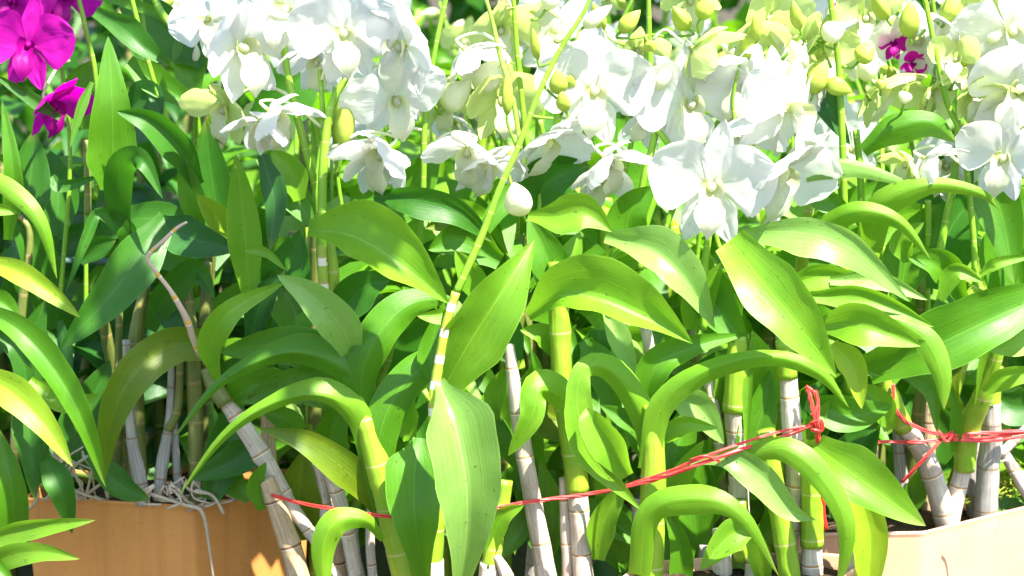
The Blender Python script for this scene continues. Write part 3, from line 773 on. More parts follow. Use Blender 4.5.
# broad bright leaves, white canes
for pts, d, w, m in (([(788, 374), (792, 430), (796, 480), (790, 540), (788, 600)], -30, (19, 21, 20, 17, 16), 'sheath'),
                     ([(784, 340), (788, 378)], -30, (18, 21), 'gcane'),
                     ([(766, 430), (774, 485), (783, 530), (794, 610)], -50, (18, 21, 22, 24), 'gcane'),
                     ([(813, 470), (813, 510), (812, 546)], -42, (22, 25, 25), 'gcane'), ([(812, 542), (812, 610)], -42, (22, 24), 'sheath'),
                     ([(739, 335), (738, 370), (736, 412)], -12, (20, 26, 26), 'gcane'), ([(736, 408), (738, 450), (740, 520)], -12, (24, 22, 20), 'sheath'),
                     ([(708, 375), (714, 410), (722, 455)], 0, (12, 13, 12), 'sheath'),
                     ([(640, 290), (648, 340), (656, 400)], 0, (9, 12, 12), 'sheath'),
                     ([(668, 440), (680, 500), (688, 610)], 5, (12, 13, 15), 'grey'),
                     ([(722, 530), (722, 610)], -30, (20, 22), 'sheath'), ([(755, 540), (752, 610)], -38, (16, 20), 'sheath'),
                     ([(706, 545), (702, 610)], -10, (14, 16), 'grey'), ([(740, 500), (742, 560)], -34, (16, 18), 'gcane'),
                     ([(842, 505), (848, 540), (852, 600)], -40, (14, 21, 24), 'sheath'),
                     ([(822, 440), (836, 490), (842, 510)], -40, (16, 16, 14), 'gcane'),
                     ([(870, 392), (873, 440), (872, 490)], 60, (11, 10, 12), 'tan')):
    cane('wide', m, pts, d, w)
L('wide', 'bright', [(730, 240), (764, 284), (802, 330), (837, 377)], (-70, -110, -125, -120), (22, 30, 30, 20), (24, 27, 27, 20), fold=-.25, p=2.8, b0=.7, label='large broad leaf pointing down right')
L('wide', 'pale', [(738, 234), (795, 232), (850, 248), (910, 302)], (-30, -60, -70, -60), (10, 14, 18, 12), (16, 22, 24, 16), fold=-.2, tilt=.15, p=3)
L('wide', 'bright', [(780, 288), (828, 276), (880, 288)], (-20, -30), 12, 14)
L('wide', 'pale', [(830, 280), (880, 280), (928, 300)], (-30, -45), 9, 11)
L('wide', 'bright', [(810, 296), (870, 300), (934, 327)], (-30, -60), 12, 14)
L('wide', 'bright', [(812, 326), (862, 326), (921, 346)], (-40, -75, -80), (16, 22, 20), (10, 20, 16), fold=-.35, p=3)
L('wide', 'bright', [(890, 316), (926, 340), (942, 375), (944, 410)], (-40, -60, -60), 13, 13, fold=.2)
L('wide', 'yellow', [(832, 344), (853, 368), (862, 409)], (-60, -70), 15, 13)
L('wide', 'mid', [(836, 345), (858, 366), (883, 376)], (-10, -20), 5, 7)
L('wide', 'mid', [(806, 402), (850, 416), (893, 405)], (0, -5), 20, 18)
L('wide', 'bright', [(815, 446), (858, 478), (926, 526)], (-60, -95, -105), (18, 30, 24), (20, 26, 24), fold=-.25, p=2.8, b0=.7, label='broad bright leaf over the tan pot')
L('wide', 'yellow', [(858, 490), (870, 540), (864, 610)], (-60, -60), 17, 16, p=4, b0=.8)
L('wide', 'bright', [(728, 462), (782, 448), (822, 478), (846, 528), (838, 592)], (-70, -100, -110, -115, -100), (8, 12, 12, 12, 12), (8, 14, 12, 10, 10), fold=(.1, .5, .3, .2), p=4, b0=.7)
L('wide', 'mid', [(868, 372), (935, 346), (1000, 315), (1080, 280)], (0, -25, -20, 20), (26, 32, 32, 26), (20, 26, 28, 22), fold=-.3, tilt=-.1, p=3.4, b0=.6, label='very broad deep green leaf at the right edge')
L('wide', 'deep', [(850, 330), (900, 340), (945, 380)], (20, 10), 28)
L('wide', 'mid', [(740, 470), (760, 420), (770, 370)], (-20, -20), 18)
L('wide', 'mid', [(700, 330), (720, 300), (700, 270)], (0, 10), 24)
L('wide', 'deep', [(780, 460), (810, 420), (820, 380)], (10, 20), 24)
L('wide', 'bright', [(746, 440), (748, 380), (752, 335)], (-25, -20), 5)
L('wide', 'deep', [(840, 520), (850, 460), (880, 420)], (30, 30), 24)
L('wide', 'mid', [(760, 540), (800, 500), (815, 450)], (-10, 0), 24)
L('wide', 'mid', [(690, 370), (730, 395), (745, 450)], (10, 0), 20)
L('wide', 'mid', [(700, 260), (712, 300), (750, 350)], (0, -20), 24)

for a in (('twin', 'mid', [(540, 470), (525, 430), (535, 385)], (20, 10), 17), ('twin', 'bright', [(600, 500), (612, 455), (640, 425)], (0, -15), 13), ('stout', 'mid', [(690, 540), (705, 500), (700, 450)], (10, 0), 18),
          ('stout', 'bright', [(716, 480), (722, 430), (700, 385)], (10, -5), 14), ('wide', 'bright', [(760, 420), (768, 375), (752, 330)], (-5, -15), 16), ('wide', 'mid', [(756, 500), (752, 450), (765, 400)], (10, 5), 18),
          ('arch', 'mid', [(400, 470), (392, 430), (402, 390)], (5, 0), 17), ('arch', 'mid', [(335, 470), (330, 440), (345, 400)], (35, 25), 20), ('twin', 'bright', [(590, 300), (600, 270), (620, 245)], (0, -10), 13),
          ('wide', 'bright', [(690, 330), (700, 300), (722, 262)], (-5, -20), 16), ('band', 'bright', [(478, 300), (470, 275), (455, 250)], (-20, -30), 14), ('wide', 'mid', [(852, 470), (862, 440), (880, 410)], (40, 30), 18),
          ('twin', 'bright', [(560, 360), (545, 335), (520, 330)], (-5, -20), 12), ('stout', 'mid', [(625, 570), (610, 540), (600, 500)], (-5, -10), 16), ('wide', 'bright', [(800, 480), (806, 440), (830, 400)], (5, -5), 14)):
    L(a[0], a[1], a[2], a[3], a[4])
for a in (('twin', 'bright', [(598, 560), (604, 520), (628, 480)], (-25, -45), 15), ('stout', 'bright', [(672, 520), (680, 480), (704, 440)], (-30, -50), 13), ('band', 'bright', [(488, 560), (500, 520), (524, 505)], (-60, -75), 11),
          ('twin', 'mid', [(548, 560), (552, 510), (540, 460)], (0, -10), 15), ('stout', 'bright', [(765, 590), (758, 550), (738, 510)], (-45, -60), 12), ('wide', 'bright', [(722, 420), (728, 385), (716, 350)], (0, -10), 14),
          ('wide', 'bright', [(776, 520), (766, 480), (744, 462)], (-30, -50), 12), ('arch', 'bright', [(410, 440), (402, 410), (410, 375)], (-20, -30), 16), ('lean', 'mid', [(300, 440), (286, 420), (262, 412)], (20, 10), 14),
          ('twin', 'bright', [(505, 430), (498, 395), (520, 360)], (0, -10), 16), ('wide', 'bright', [(890, 430), (878, 400), (850, 385)], (30, 20), 14), ('uleft', 'bright', [(300, 200), (290, 170), (270, 150)], (0, -5), 15)):
    L(a[0], a[1], a[2], a[3], a[4])
# right pot
for pts, d, w, m in (([(878, 368), (890, 398), (904, 430)], (80, 95), (14, 22, 20), 'gcane'), ([(901, 424), (920, 448), (934, 480), (950, 535)], (96, 110), (18, 20, 22, 24), 'sheath'),
                     ([(1002, 338), (984, 392), (968, 430), (964, 470)], (70, 90, 110, 116), (12, 20, 24, 20), 'gcane'), ([(964, 466), (956, 495), (948, 540)], (116, 122), (17, 18, 18), 'sheath'),
                     ([(992, 402), (991, 440), (988, 470), (985, 530)], (120, 140), (18, 22, 24, 26), 'grey'),
                     ([(996, 366), (992, 406)], 120, (14, 17), 'gcane'), ([(1000, 455), (1040, 415)], 138, (10, 9), 'sheath'),
                     ([(978, 430), (972, 480), (974, 520)], 165, (12, 14, 14), 'grey'), ([(1003, 452), (1032, 500)], 175, (11, 14), 'sheath'),
                     ([(898, 430), (905, 530)], 150, (12, 16), 'grey'), ([(930, 400), (926, 520)], 170, (14, 15), 'tan')):
    cane('rpot', m, pts, d, w)
L('rpot', 'mid', [(953, 452), (957, 420), (950, 380)], (95, 85), 7, 7)
L('rpot', 'mid', [(900, 372), (930, 390), (937, 432)], (110, 90), 9, 9)
L('rpot', 'bright', [(984, 392), (1010, 376), (1070, 370)], (75, 50), 10, 12)
L('rpot', 'bright', [(978, 405), (992, 350), (1030, 320)], (85, 60), 8, 8)
L('rpot', 'deep', [(1000, 400), (1020, 408), (1070, 405)], (180, 170), 20)
L('rpot', 'deep', [(930, 400), (940, 440), (925, 480)], (190, 180), 20)
L('rpot', 'mid', [(900, 440), (905, 475), (925, 500)], (170, 160), 18)
L('rpot', 'deep', [(950, 470), (930, 420), (900, 395)], (200, 200), 24)
L('rpot', 'mid', [(912, 512), (916, 490), (925, 465)], (140, 140), 12)
L('rpot', 'olive', [(960, 450), (940, 400), (960, 350)], (190, 200), 22)
T('rpot', 'root', 'pedicel', [(1000, 462), (1010, 460), (1018, 470), (1030, 474)], 30, 2.5)

# upper left white cluster
T('uleft', 'flower_stem', 'spike', [(282, 30), (288, 75), (296, 110), (308, 160), (318, 200), (321, 260), (326, 310)], (0, 0, 10), (6, 7, 8, 8, 8, 9, 9), .042, .1, .04)
T('uleft', 'flower_stem', 'band', [(324, 300), (323, 272), (322, 246)], -22, (11, 10, 9), .03, .05, .04)
T('uleft', 'flower_stem', 'spike', [(323, 262), (322, 230), (323, 170), (330, 110), (345, 78)], (-22, -20, -10), (9, 9, 9, 8, 5), .05, .08, .04)
T('uleft', 'flower_stem', 'spike', [(324, 140), (322, 100), (320, 70)], (-10, 0), (7, 5, 5), .05, .08, .04)
T('uleft', 'flower_stem', 'spike', [(345, 225), (338, 180), (333, 120)], 10, 4)
cane('uleft', 'gcane', [(328, 340), (334, 290), (330, 240)], 10, (14, 12, 9))
B('uleft', 342, 152, -5, 345, 84, 24, 'bud', (336, 175, 0))
FL('uleft', 240, 48, -10, 60, 38, -12, -10, 'cup', 'white', (284, 50, 0))
FL('uleft', 288, 10, -5, 58, -12, -10, 12, 'open2', 'white', (284, 30, 10))
FL('uleft', 344, 34, -20, 52, 6, -12, -6, 'open', 'white', (322, 80, -5))
FL('uleft', 272, 114, -20, 47, 55, -40, -20, 'droop', 'white', (322, 128, -10))
FL('uleft', 226, 108, 20, 42, -30, -35, 10, 'cup', 'gw', (290, 95, 0))
FL('uleft', 262, 122, -12, 40, -20, -50, 14, 'droop', 'white')
FL('uleft', 404, 48, -10, 54, -35, -15, 8, 'cup', 'white', (425, 75, 20))
FL('uleft', 395, 100, -8, 48, 20, -28, -12, 'open2', 'white', (425, 95, 20))
FL('uleft', 385, 152, -25, 52, -40, -40, 12, 'droop', 'white', (332, 148, -12))
FL('uleft', 372, 160, -10, 42, 20, -40, -15, 'cup', 'white', (425, 130, 20))
FL('uleft', 318, 60, 15, 40, -10, -40, 0, 'cup', 'white')
FL('uleft', 210, 20, 40, 40, -10, 0, -30, 'open2', 'white')
T('uleft', 'flower_stem', 'spike', [(418, 260), (423, 190), (425, 120), (435, 50), (450, -20)], (20, 20, 30), (6, 6, 6, 5, 5), .05, .08, .04)
L('uleft', 'bright', [(308, 230), (352, 236), (400, 264), (449, 304)], (-20, -60, -80, -70), (20, 38, 40, 28), (10, 18, 20, 14), fold=-.35, tilt=.1, p=2.8, b0=.5, label='broad folded leaf below the hanging white flower')
L('uleft', 'mid', [(262, 155), (288, 190), (321, 232)], (20, 0), 20, 18, fold=-.2)
L('uleft', 'teal', [(262, 155), (274, 200), (270, 251)], (-5, -20), 14, 11)
L('uleft', 'bright', [(250, 300), (244, 225), (236, 154)], (20, 10), 17, 16, p=2.8)
L('uleft', 'bright', [(245, 250), (266, 253), (287, 271)], (-10, -15), 5, 5)
L('uleft', 'deep', [(330, 330), (360, 290), (390, 280)], (10, 0), 20)
L('uleft', 'deep', [(270, 330), (285, 280), (300, 230)], (40, 50), 28)
L('uleft', 'mid', [(300, 340), (290, 300), (260, 270)], (30, 40), 24)
L('uleft', 'teal', [(250, 340), (262, 300), (285, 270)], (30, 20), 14)
L('uleft', 'deep', [(260, 120), (290, 90), (315, 60)], (80, 90), 30)
L('uleft', 'mid', [(350, 200), (400, 195), (440, 150)], (60, 60), 30)

# upper centre
FL('umid', 466, 52, 20, 40, 60, -50, -10, 'droop', 'white', (505, 48, 10))
FL('umid', 470, 150, 0, 48, -20, -38, 0, 'droop', 'white', (425, 150, 20))
FL('umid', 484, 165, 10, 40, 30, -45, 18, 'cup', 'white')
FL('umid', 594, 92, 0, 58, 4, -6, 4, 'open', 'white', (615, 70, 30))
FL('umid', 545, 140, 10, 48, 35, -50, 20, 'cup', 'white')
FL('umid', 606, 160, -10, 46, 45, -42, -18, 'droop', 'white', (640, 165, 20))
FL('umid', 598, 178, 5, 36, 10, -40, 10, 'cup', 'white')
FL('umid', 560, 40, 60, 50, -20, 0, 20, 'open2', 'white')
FL('umid', 636, 50, 60, 36, 20, -30, -20, 'cup', 'gw')
FL('umid', 500, 30, 60, 40, 10, -20, 0, 'cup', 'gw')
FL('umid', 500, 100, 50, 46, 20, -20, 0, 'cup', 'gw')
FL('umid', 440, 100, 60, 40, 30, -30, 0, 'cup', 'gw')
FL('umid', 648, 118, 40, 34, -20, -10, 30, 'cup', 'white')
FL('umid', 530, 20, 80, 34, 0, -30, 30, 'cup', 'gw')
for a in (([(640, 270), (642, 190), (655, 130), (650, 60), (648, -30)], 20, (7, 7, 7, 6, 4)), ([(618, 250), (624, 180), (632, 140)], 40, 5), ([(527, 270), (540, 205), (528, 150), (518, 60), (512, -20)], 40, (8, 7, 6, 5, 4)),
          ([(560, 230), (552, 180), (540, 120)], 60, 5), ([(690, 190), (672, 150), (650, 120)], 15, 6)):
    T('umid', 'flower_stem', 'spike', a[0], a[1], a[2], .04, .08, .04)
B('umid', 620, 33, 0, 640, 10, 18, 'bud', (650, 35, 20)); B('umid', 475, 90, 40, 505, 60, 30, 'budw', (512, 60, 40)); B('umid', 444, 110, 40, 470, 80, 30, 'budw', (430, 100, 20))
B('umid', 690, 30, 20, 672, 6, 20, 'bud', (650, 35, 20)); B('umid', 604, 30, 25, 592, 2, 16, 'bud', (625, 45, 20))
B('umid', 545, 10, 40, 560, -16, 20, 'budw', (530, 20, 40)); B('umid', 640, 100, 20, 632, 76, 16, 'bud', (652, 110, 20))

# hero bloom
FL('hero', 712, 188, -55, 62, -8, -6, 4, 'open', 'white', (705, 235, -20))
FL('hero', 790, 110, -20, 66, 42, -14, 16, 'open2', 'white', (745, 100, 0))
FL('hero', 778, 172, -25, 60, 40, -30, 20, 'cup', 'white', (740, 130, 0))
FL('hero', 690, 105, 10, 56, 5, -10, -5, 'open', 'white', (665, 120, 20))
FL('hero', 745, 85, 15, 50, -15, -20, 20, 'cup', 'white')
FL('hero', 695, 50, 0, 46, 70, -30, -30, 'droop', 'gw', (652, 40, 20))
FL('hero', 750, 36, 50, 38, 20, -30, 0, 'cup', 'gw')
FL('hero', 800, 44, 60, 40, -20, 0, 30, 'cup', 'gw')
FL('hero', 770, 20, 70, 44, 20, 0, 0, 'cup', 'gw')
FL('hero', 735, 125, 0, 50, 30, -45, 20, 'droop', 'white')
FL('hero', 690, 0, 60, 38, 0, -30, 0, 'droop', 'gw')
FL('hero', 820, 60, 50, 40, 40, 0, 10, 'cup', 'gw')
for a in (([(660, 240), (690, 170), (722, 118), (765, 85), (840, 30)], 30, (6, 7, 6, 5, 4)), ([(704, 330), (703, 280), (708, 240), (712, 215)], -25, (7, 8, 7, 5)), ([(725, 260), (716, 235), (722, 210)], -5, 5),
          ([(640, 240), (652, 205), (660, 180)], 10, 8), ([(845, 230), (842, 130), (838, 60), (828, -20)], 10, (7, 7, 6, 6)), ([(862, 220), (860, 170), (856, 130)], 30, 7)):
    T('hero', 'flower_stem', 'spike', a[0], a[1], a[2], .04, .08, .04)
for b in ((800, 30, 792, 0, 14, 'bud', 782, 60), (812, 95, 826, 60, 22, 'bud', 800, 70), (745, 62, 756, 22, 15, 'bud', 735, 95), (825, 82, 852, 92, 20, 'bud', 842, 70), (858, 62, 874, 44, 22, 'bud', 842, 66),
          (805, 70, 790, 40, 22, 'budw', 800, 66), (822, 38, 846, 24, 24, 'budw', 838, 50), (700, 20, 712, -4, 20, 'bud', 700, 50), (775, 75, 770, 45, 18, 'budw', 780, 78), (655, 90, 672, 62, 18, 'budw', 652, 100)):
    B('hero', b[0], b[1], 5, b[2], b[3], b[4], b[5], (b[6], b[7], 12))
T('hero', 'flower_stem', 'spike', [(740, 60), (733, 100), (736, 130)], 0, 3)
# upper right
FL('uright', 880, 88, 40, 44, 40, -40, 30, 'droop', 'gw', (880, 62, 60))
FL('uright', 930, 92, 40, 40, 60, -30, 60, 'cup', 'gw', (925, 65, 50))
FL('uright', 920, 40, 60, 48, -20, -20, -10, 'cup', 'white', (935, 0, 70))
FL('uright', 955, 52, 60, 46, 20, 0, 10, 'cup', 'white')
FL('uright', 926, 160, 0, 38, 60, -35, -40, 'droop', 'white', (962, 165, 10))
FL('uright', 908, 164, 5, 30, -50, -30, 20, 'droop', 'gw')
FL('uright', 972, 92, 20, 36, 20, -20, 20, 'droop', 'gw', (962, 90, 30))
FL('uright', 956, 62, 20, 32, -20, 20, 0, 'droop', 'gw')
FL('uright', 865, 20, 80, 40, 0, 0, 0, 'cup', 'gw')
FL('uright', 962, 5, 60, 44, 30, -10, 0, 'cup', 'gw', (980, -20, 70))
FL('uright', 893, 44, 62, 17, 0, 0, 0, 'open', 'purple')
FL('uright', 912, 64, 48, 15, 0, 0, 40, 'cup', 'purple')
FL('uright', 855, 0, 150, 22, 0, 0, 40, 'open2', 'purple')
for a in (([(976, 290), (972, 220), (962, 140), (945, 95), (925, 0), (915, -30)], 20, (7, 6, 6, 6, 5, 4)), ([(936, 270), (947, 215), (955, 170), (958, 120)], 30, (9, 8, 7, 6)), ([(935, 130), (932, 95), (938, 50), (930, -20)], 60, (9, 7, 4, 4)), ([(928, 250), (928, 200)], 50, 7)):
    T('uright', 'flower_stem', 'spike', a[0], a[1], a[2], .04, .1, .04)
for b in ((910, 38, 908, 0, 22, 'bud', 925, 30), (888, 20, 872, -8, 18, 'bud', 900, 10), (865, 82, 872, 48, 24, 'budw', 870, 100), (958, 66, 976, 40, 20, 'bud', 950, 90), (945, 22, 958, -6, 22, 'bud', 930, 15), (985, 45, 1000, 20, 22, 'budw', 970, 60)):
    B('uright', b[0], b[1], 30, b[2], b[3], b[4], b[5], (b[6], b[7], 40))
L('uright', 'pale', [(806, 178), (850, 168), (916, 186)], (-10, -20), 9, 10, fold=.1)
L('uright', 'bright', [(868, 250), (882, 205), (930, 184), (978, 192), (999, 209)], (10, -20, -35, -30, -20), (16, 14, 6, 6, 5), (16, 16, 10, 6, 5), fold=(.2, .4, .6, .2), p=4, b0=.8)
L('uright', 'bright', [(818, 228), (858, 210), (900, 222), (932, 262)], (0, -25, -30, -20), (10, 8, 6, 5), (14, 12, 8, 6), fold=(.2, .5, .6, .2), p=4, b0=.8)
L('uright', 'mid', [(862, 150), (892, 128), (930, 122), (956, 142)], (10, -10, 0), 12, 18, fold=.3, p=3)
L('uright', 'mid', [(970, 150), (1000, 210), (1015, 285)], (50, 20), 24, 24)
L('uright', 'mid', [(962, 300), (940, 266), (908, 258)], (0, -20), 14, 18)
L('uright', 'bright', [(940, 300), (956, 272), (984, 282)], (-10, -20), 10, 10)
L('uright', 'mid', [(975, 100), (992, 66), (1010, 30)], (60, 70), 20)
L('uright', 'mid', [(798, 190), (832, 204), (860, 226)], (10, 0), 12, 12)
L('uright', 'teal', [(818, 74), (828, 105), (850, 145)], (30, 20), 12, 14)
L('uright', 'mid', [(900, 300), (910, 250), (940, 200)], (50, 60), 24)
L('uright', 'deep', [(940, 290), (950, 230), (990, 180)], (70, 80), 30)
L('uright', 'mid', [(830, 260), (840, 220), (890, 180)], (60, 70), 26)
L('uright', 'bright', [(908, 262), (902, 240), (924, 222)], (20, 10), 12)
L('uright', 'bright', [(980, 275), (1000, 262), (1040, 255)], (10, 0), 6)
L('uright', 'mid', [(1000, 300), (1010, 240), (1050, 180)], (50, 60), 26)
L('uright', 'deep', [(910, 160), (935, 180), (960, 150)], (70, 70), 26)
cane('uright', 'gcane', [(966, 300), (976, 286)], 20, 9)
rq = random.Random(33)
for key, x0, x1, n in (('umid', 440, 660, 3), ('hero', 660, 850, 3), ('uright', 855, 990, 2)):
    for i in range(n):       # small side shoots with young buds between the blooms
        x = rq.uniform(x0, x1); y = rq.uniform(5, 120); dx = rq.uniform(-14, 14); ln = rq.uniform(16, 34)
        B(key, x, y, rq.uniform(-30, 20), x+dx, y-ln*rq.choice((1, 1, -.4)), rq.uniform(9, 19), rq.choice(('bud', 'bud', 'budw')), (x+rq.uniform(-22, 22), y+rq.uniform(14, 30), 15))
# right edge
FL('corner', 1004, 158, -20, 46, -25, -14, 10, 'open', 'white', (1030, 120, 20))
FL('corner', 1018, 90, 0, 60, -10, -10, 20, 'cup', 'white', (1040, 80, 20))
FL('corner', 1010, 30, 20, 56, 10, -20, -10, 'open2', 'white', (1040, 40, 20))
FL('corner', 1000, 105, 15, 40, -30, -30, 60, 'cup', 'gw', (1040, 110, 20))
FL('corner', 985, 12, 50, 40, 0, 0, 0, 'cup', 'gw')
T('corner', 'flower_stem', 'spike', [(1040, 560), (1038, 300), (1036, 120), (1042, -20)], (190, 150, 70, 30), (9, 8, 6, 5), .04, .1, .04)
L('corner', 'mid', [(1040, 330), (1020, 290), (1012, 230)], (30, 40), 20)
L('corner', 'bright', [(1045, 320), (1020, 345), (985, 350)], (20, -10), 12)

# ------------------------------------------------------------------ twine
def twine(label, strands, mat):
    a0 = strands[0][0][0]
    t = thing('red_twine', P(*a0), label, 'twine')
    for pts, r in strands:
        r *= .74
        S = [P(*p) for p in pts]
        tot = sum((S[i+1]-S[i]).length for i in range(len(S)-1)); nv = max(10, int(tot/.003))
        V = []; F = []; UV = []; seed = random.random()*20
        for k in range(3):       # three flat plastic fibres twisted together
            cp = []
            for j in range(nv+1):
                u = j/nv; c = cr(S, u); T_ = (cr(S, min(1, u+.01))-cr(S, max(0, u-.01))).normalized()
                X = T_.cross(Vector((0, 1, .01))).normalized(); Y = T_.cross(X)
                ph = 2*math.pi*k/3+u*tot*60+2.5*noise.noise(Vector((u*tot*30, seed, 0)))
                cp.append(c+(X*math.cos(ph)*1.15+Y*math.sin(ph)*.6)*r*.55)
            v, f, uv = tubemesh(cp, r*.55, 6, nv=nv, wob=.35)
            o = len(V); V += v; UV += uv; F += [tuple(o+i for i in q) for q in f]
        mesh('strand', V, F, M[mat], t, UV, org=t.location)
    return t
twine('red plastic twine across the lower left canes', [([(272, 495, -10), (300, 503, -35), (345, 511, -55), (392, 517, -62)], .0024)], 'red')
twine('faded red twine slanting up through the central canes to a knot', [
    ([(497, 508, -72), (530, 502, -42), (560, 498, -34), (590, 494, -36), (622, 488, -60), (660, 478, -80), (700, 464, -92), (740, 450, -86), (790, 434, -58), (818, 422, -58)], .0026),
    ([(625, 486, -62), (662, 474, -80), (702, 458, -92), (745, 442, -84), (795, 428, -58), (820, 427, -58)], .0018),
    ([(690, 460, -92), (705, 456, -96), (720, 462, -90)], .0016)], 'pink')
twine('vertical red twine hanging from the knot beside the white cane', [
    ([(808, 388, -50), (812, 405, -56), (816, 425, -60), (819, 460, -56), (822, 500, -50), (826, 530, -44)], .0026),
    ([(806, 386, -50), (817, 398, -54), (818, 430, -62), (824, 470, -54), (823, 528, -46)], .0022),
    ([(810, 424, -64), (820, 420, -66), (822, 430, -64), (811, 430, -64)], .0022),
    ([(812, 416, -62), (818, 404, -58), (816, 390, -52)], .0018)], 'red')
twine('pair of red twines knotted in front of the forked green cane', [
    ([(852, 442, 70), (890, 442, 90), (915, 442, 84), (930, 441, 86), (950, 438, 90), (985, 438, 100), (1012, 434, 112), (1050, 428, 120)], .0024),
    ([(893, 384, 72), (895, 408, 70), (912, 425, 78), (945, 435, 88), (985, 433, 100), (1050, 430, 118)], .0025),
    ([(945, 436, 88), (925, 458, 84), (902, 482, 96)], .0024),
    ([(938, 430, 86), (947, 442, 84), (952, 432, 86), (940, 440, 86)], .002),
    ([(952, 440, 90), (990, 441, 100), (1020, 437, 112), (1050, 436, 120)], .002)], 'pink')

# ------------------------------------------------------------------ moss in the right pot
V = []; F = []; rm = random.Random(11)
for i in range(2600):
    x = rm.uniform(950, 1070); y = rm.uniform(476, 525)
    c = PZ(x, y, ZR-.004); 
    if c.y > .30 or y > 532-(x-923)*.25-4: continue
    hgt = .012*(1+noise.noise(c*40))+rm.uniform(-.004, .006)
    c = c+Vector((0, 0, hgt)); a = rm.uniform(0, 6.28); l = rm.uniform(.003, .008)
    dv = Vector((math.cos(a), math.sin(a), rm.uniform(-.4, .9)))*l; sv = Vector((-math.sin(a), math.cos(a), .3))*.0007
    k = len(V); V += [c-sv, c+sv, c+dv*.6+sv+Vector((0, 0, .001)), c+dv, c+dv*.6-sv+Vector((0, 0, .001))]; F.append((k, k+1, k+2, k+3, k+4))
tag(mesh('moss', V, F, M['moss'], smooth=False), 'yellow green moss covering the soil of the tan pot', 'moss', None, 'stuff')

# ------------------------------------------------------------------ plants in the rows behind
def back_plant(x, Y, label, rng, dark=0, white=1.0, simple=True, h=1.0, group='orchids in the rows behind', nleaf=34, nfl=8):
    base = Vector((x, Y, GZ))
    t = thing('orchid_plant', base, label, 'orchid', group)
    nc = 6
    cams = []
    for i in range(nc):
        a = rng.uniform(0, 6.28); r0 = rng.uniform(.01, .06); r1 = rng.uniform(.03, .14)
        hh = rng.uniform(.42, .62)*h
        S = [base+Vector((math.cos(a)*r0, math.sin(a)*r0, .0)), base+Vector((math.cos(a)*(r0+r1)*.4, math.sin(a)*(r0+r1)*.4, hh*.5)), base+Vector((math.cos(a)*r1, math.sin(a)*r1, hh))]
        V, F, UV = tubemesh(S, (.007, .009, .006), 8, nv=24, node=.05, amp=.12)
        mesh('cane', V, F, M['ocane' if rng.random() < .5+dark*.5 else 'gcane'], t, UV, org=base)
        cams.append(S)
    for i in range(nleaf):
        S0 = rng.choice(cams); u = rng.uniform(.35, 1.0); b = cr(S0, u)
        a = rng.uniform(0, 6.28); ln = rng.uniform(.11, .19)
        out = Vector((math.cos(a), math.sin(a), 0))
        rise = rng.uniform(.2, 1.0)
        S = [b, b+out*ln*.35+Vector((0, 0, ln*.35*rise)), b+out*ln*.7+Vector((0, 0, ln*.38*rise-ln*.05)), b+out*ln+Vector((0, 0, ln*(.25*rise-.3)))]
        if min(q.y for q in S) < .16: S = [Vector((q.x, 2*b.y-q.y, q.z)) for q in S]
        if min(q.y for q in S) < .16: continue
        m = rng.choice(['deep', 'deep', 'teal', 'mid'] if dark else ['mid', 'bright', 'bright', 'mid', 'mid'])  # dark plants: shade of the left rows put into the leaf colours
        vw = Vector((0, 0, -1)) if rng.random() < .55 else Vector((rng.uniform(-.4, .4), 1, rng.uniform(-.6, .2))).normalized()
        wd = rng.uniform(.017, .027)
        blade('leaf', S, wd, wd, M[m], t, base, fold=-.3, nu=3, nv=12, view=vw, p=2.6, b0=.5)
    ns = 3
    for i in range(ns if white > 0 else 0):
        b = rng.choice(cams)[2]; a = rng.uniform(0, 6.28)
        hh = rng.uniform(.18, .34)
        S = [b, b+Vector((math.cos(a)*.02, math.sin(a)*.02, hh*.5)), b+Vector((math.cos(a)*.08, math.sin(a)*.08, hh))]
        V, F, UV = tubemesh(S, (.003, .0026, .002), 6, nv=14, node=.04, amp=.1)
        mesh('flower_stem', V, F, M['spike'], t, UV, org=base)
        for k in range(max(1, int(nfl/ns*white))):
            u = rng.uniform(.35, 1.0); c = cr(S, u)+Vector((rng.uniform(-.04, .04), rng.uniform(-.05, .03), rng.uniform(-.02, .02)))
            flower_at(t, c, rng.uniform(.036, .048), rng.uniform(-60, 60), rng.uniform(-40, 5), rng.uniform(-30, 30), rng.choice(['open', 'open2', 'cup', 'cup']), rng.choice(['white', 'white', 'white', 'gw']) if white < 5 else 'purple', parts=False)
        for k in range(3):
            u = .8+.07*k; c = cr(S, u); dv = Vector((rng.uniform(-1, 1), rng.uniform(-1, .5), rng.uniform(-.2, 1))).normalized()
            bud_obj(t, c+dv*.006, dv, rng.uniform(.022, .034), rng.uniform(.011, .017), rng.choice(['bud', 'budw']))
    return t
rb = random.Random(21)
ordn = ['leftmost', 'second', 'third', 'fourth', 'fifth', 'sixth', 'seventh', 'eighth', 'ninth', 'tenth', 'eleventh']
rows = [(.27, [-.56, -.40, -.24, -.06, .10, .26, .42, .60], .97, 'first row behind'),
        (.52, [-.66, -.46, -.26, -.06, .14, .34, .54, .74], 1.0, 'second row behind'),
        (.85, [-.78, -.56, -.34, -.12, .10, .32, .54, .76, .95], 1.05, 'third row behind'),
        (1.4, [-.95, -.65, -.35, -.05, .25, .55, .85, 1.1], 1.12, 'fourth row behind'),
        (2.2, [-1.1, -.7, -.3, .1, .5, .9, 1.3], 1.25, 'last row behind')]
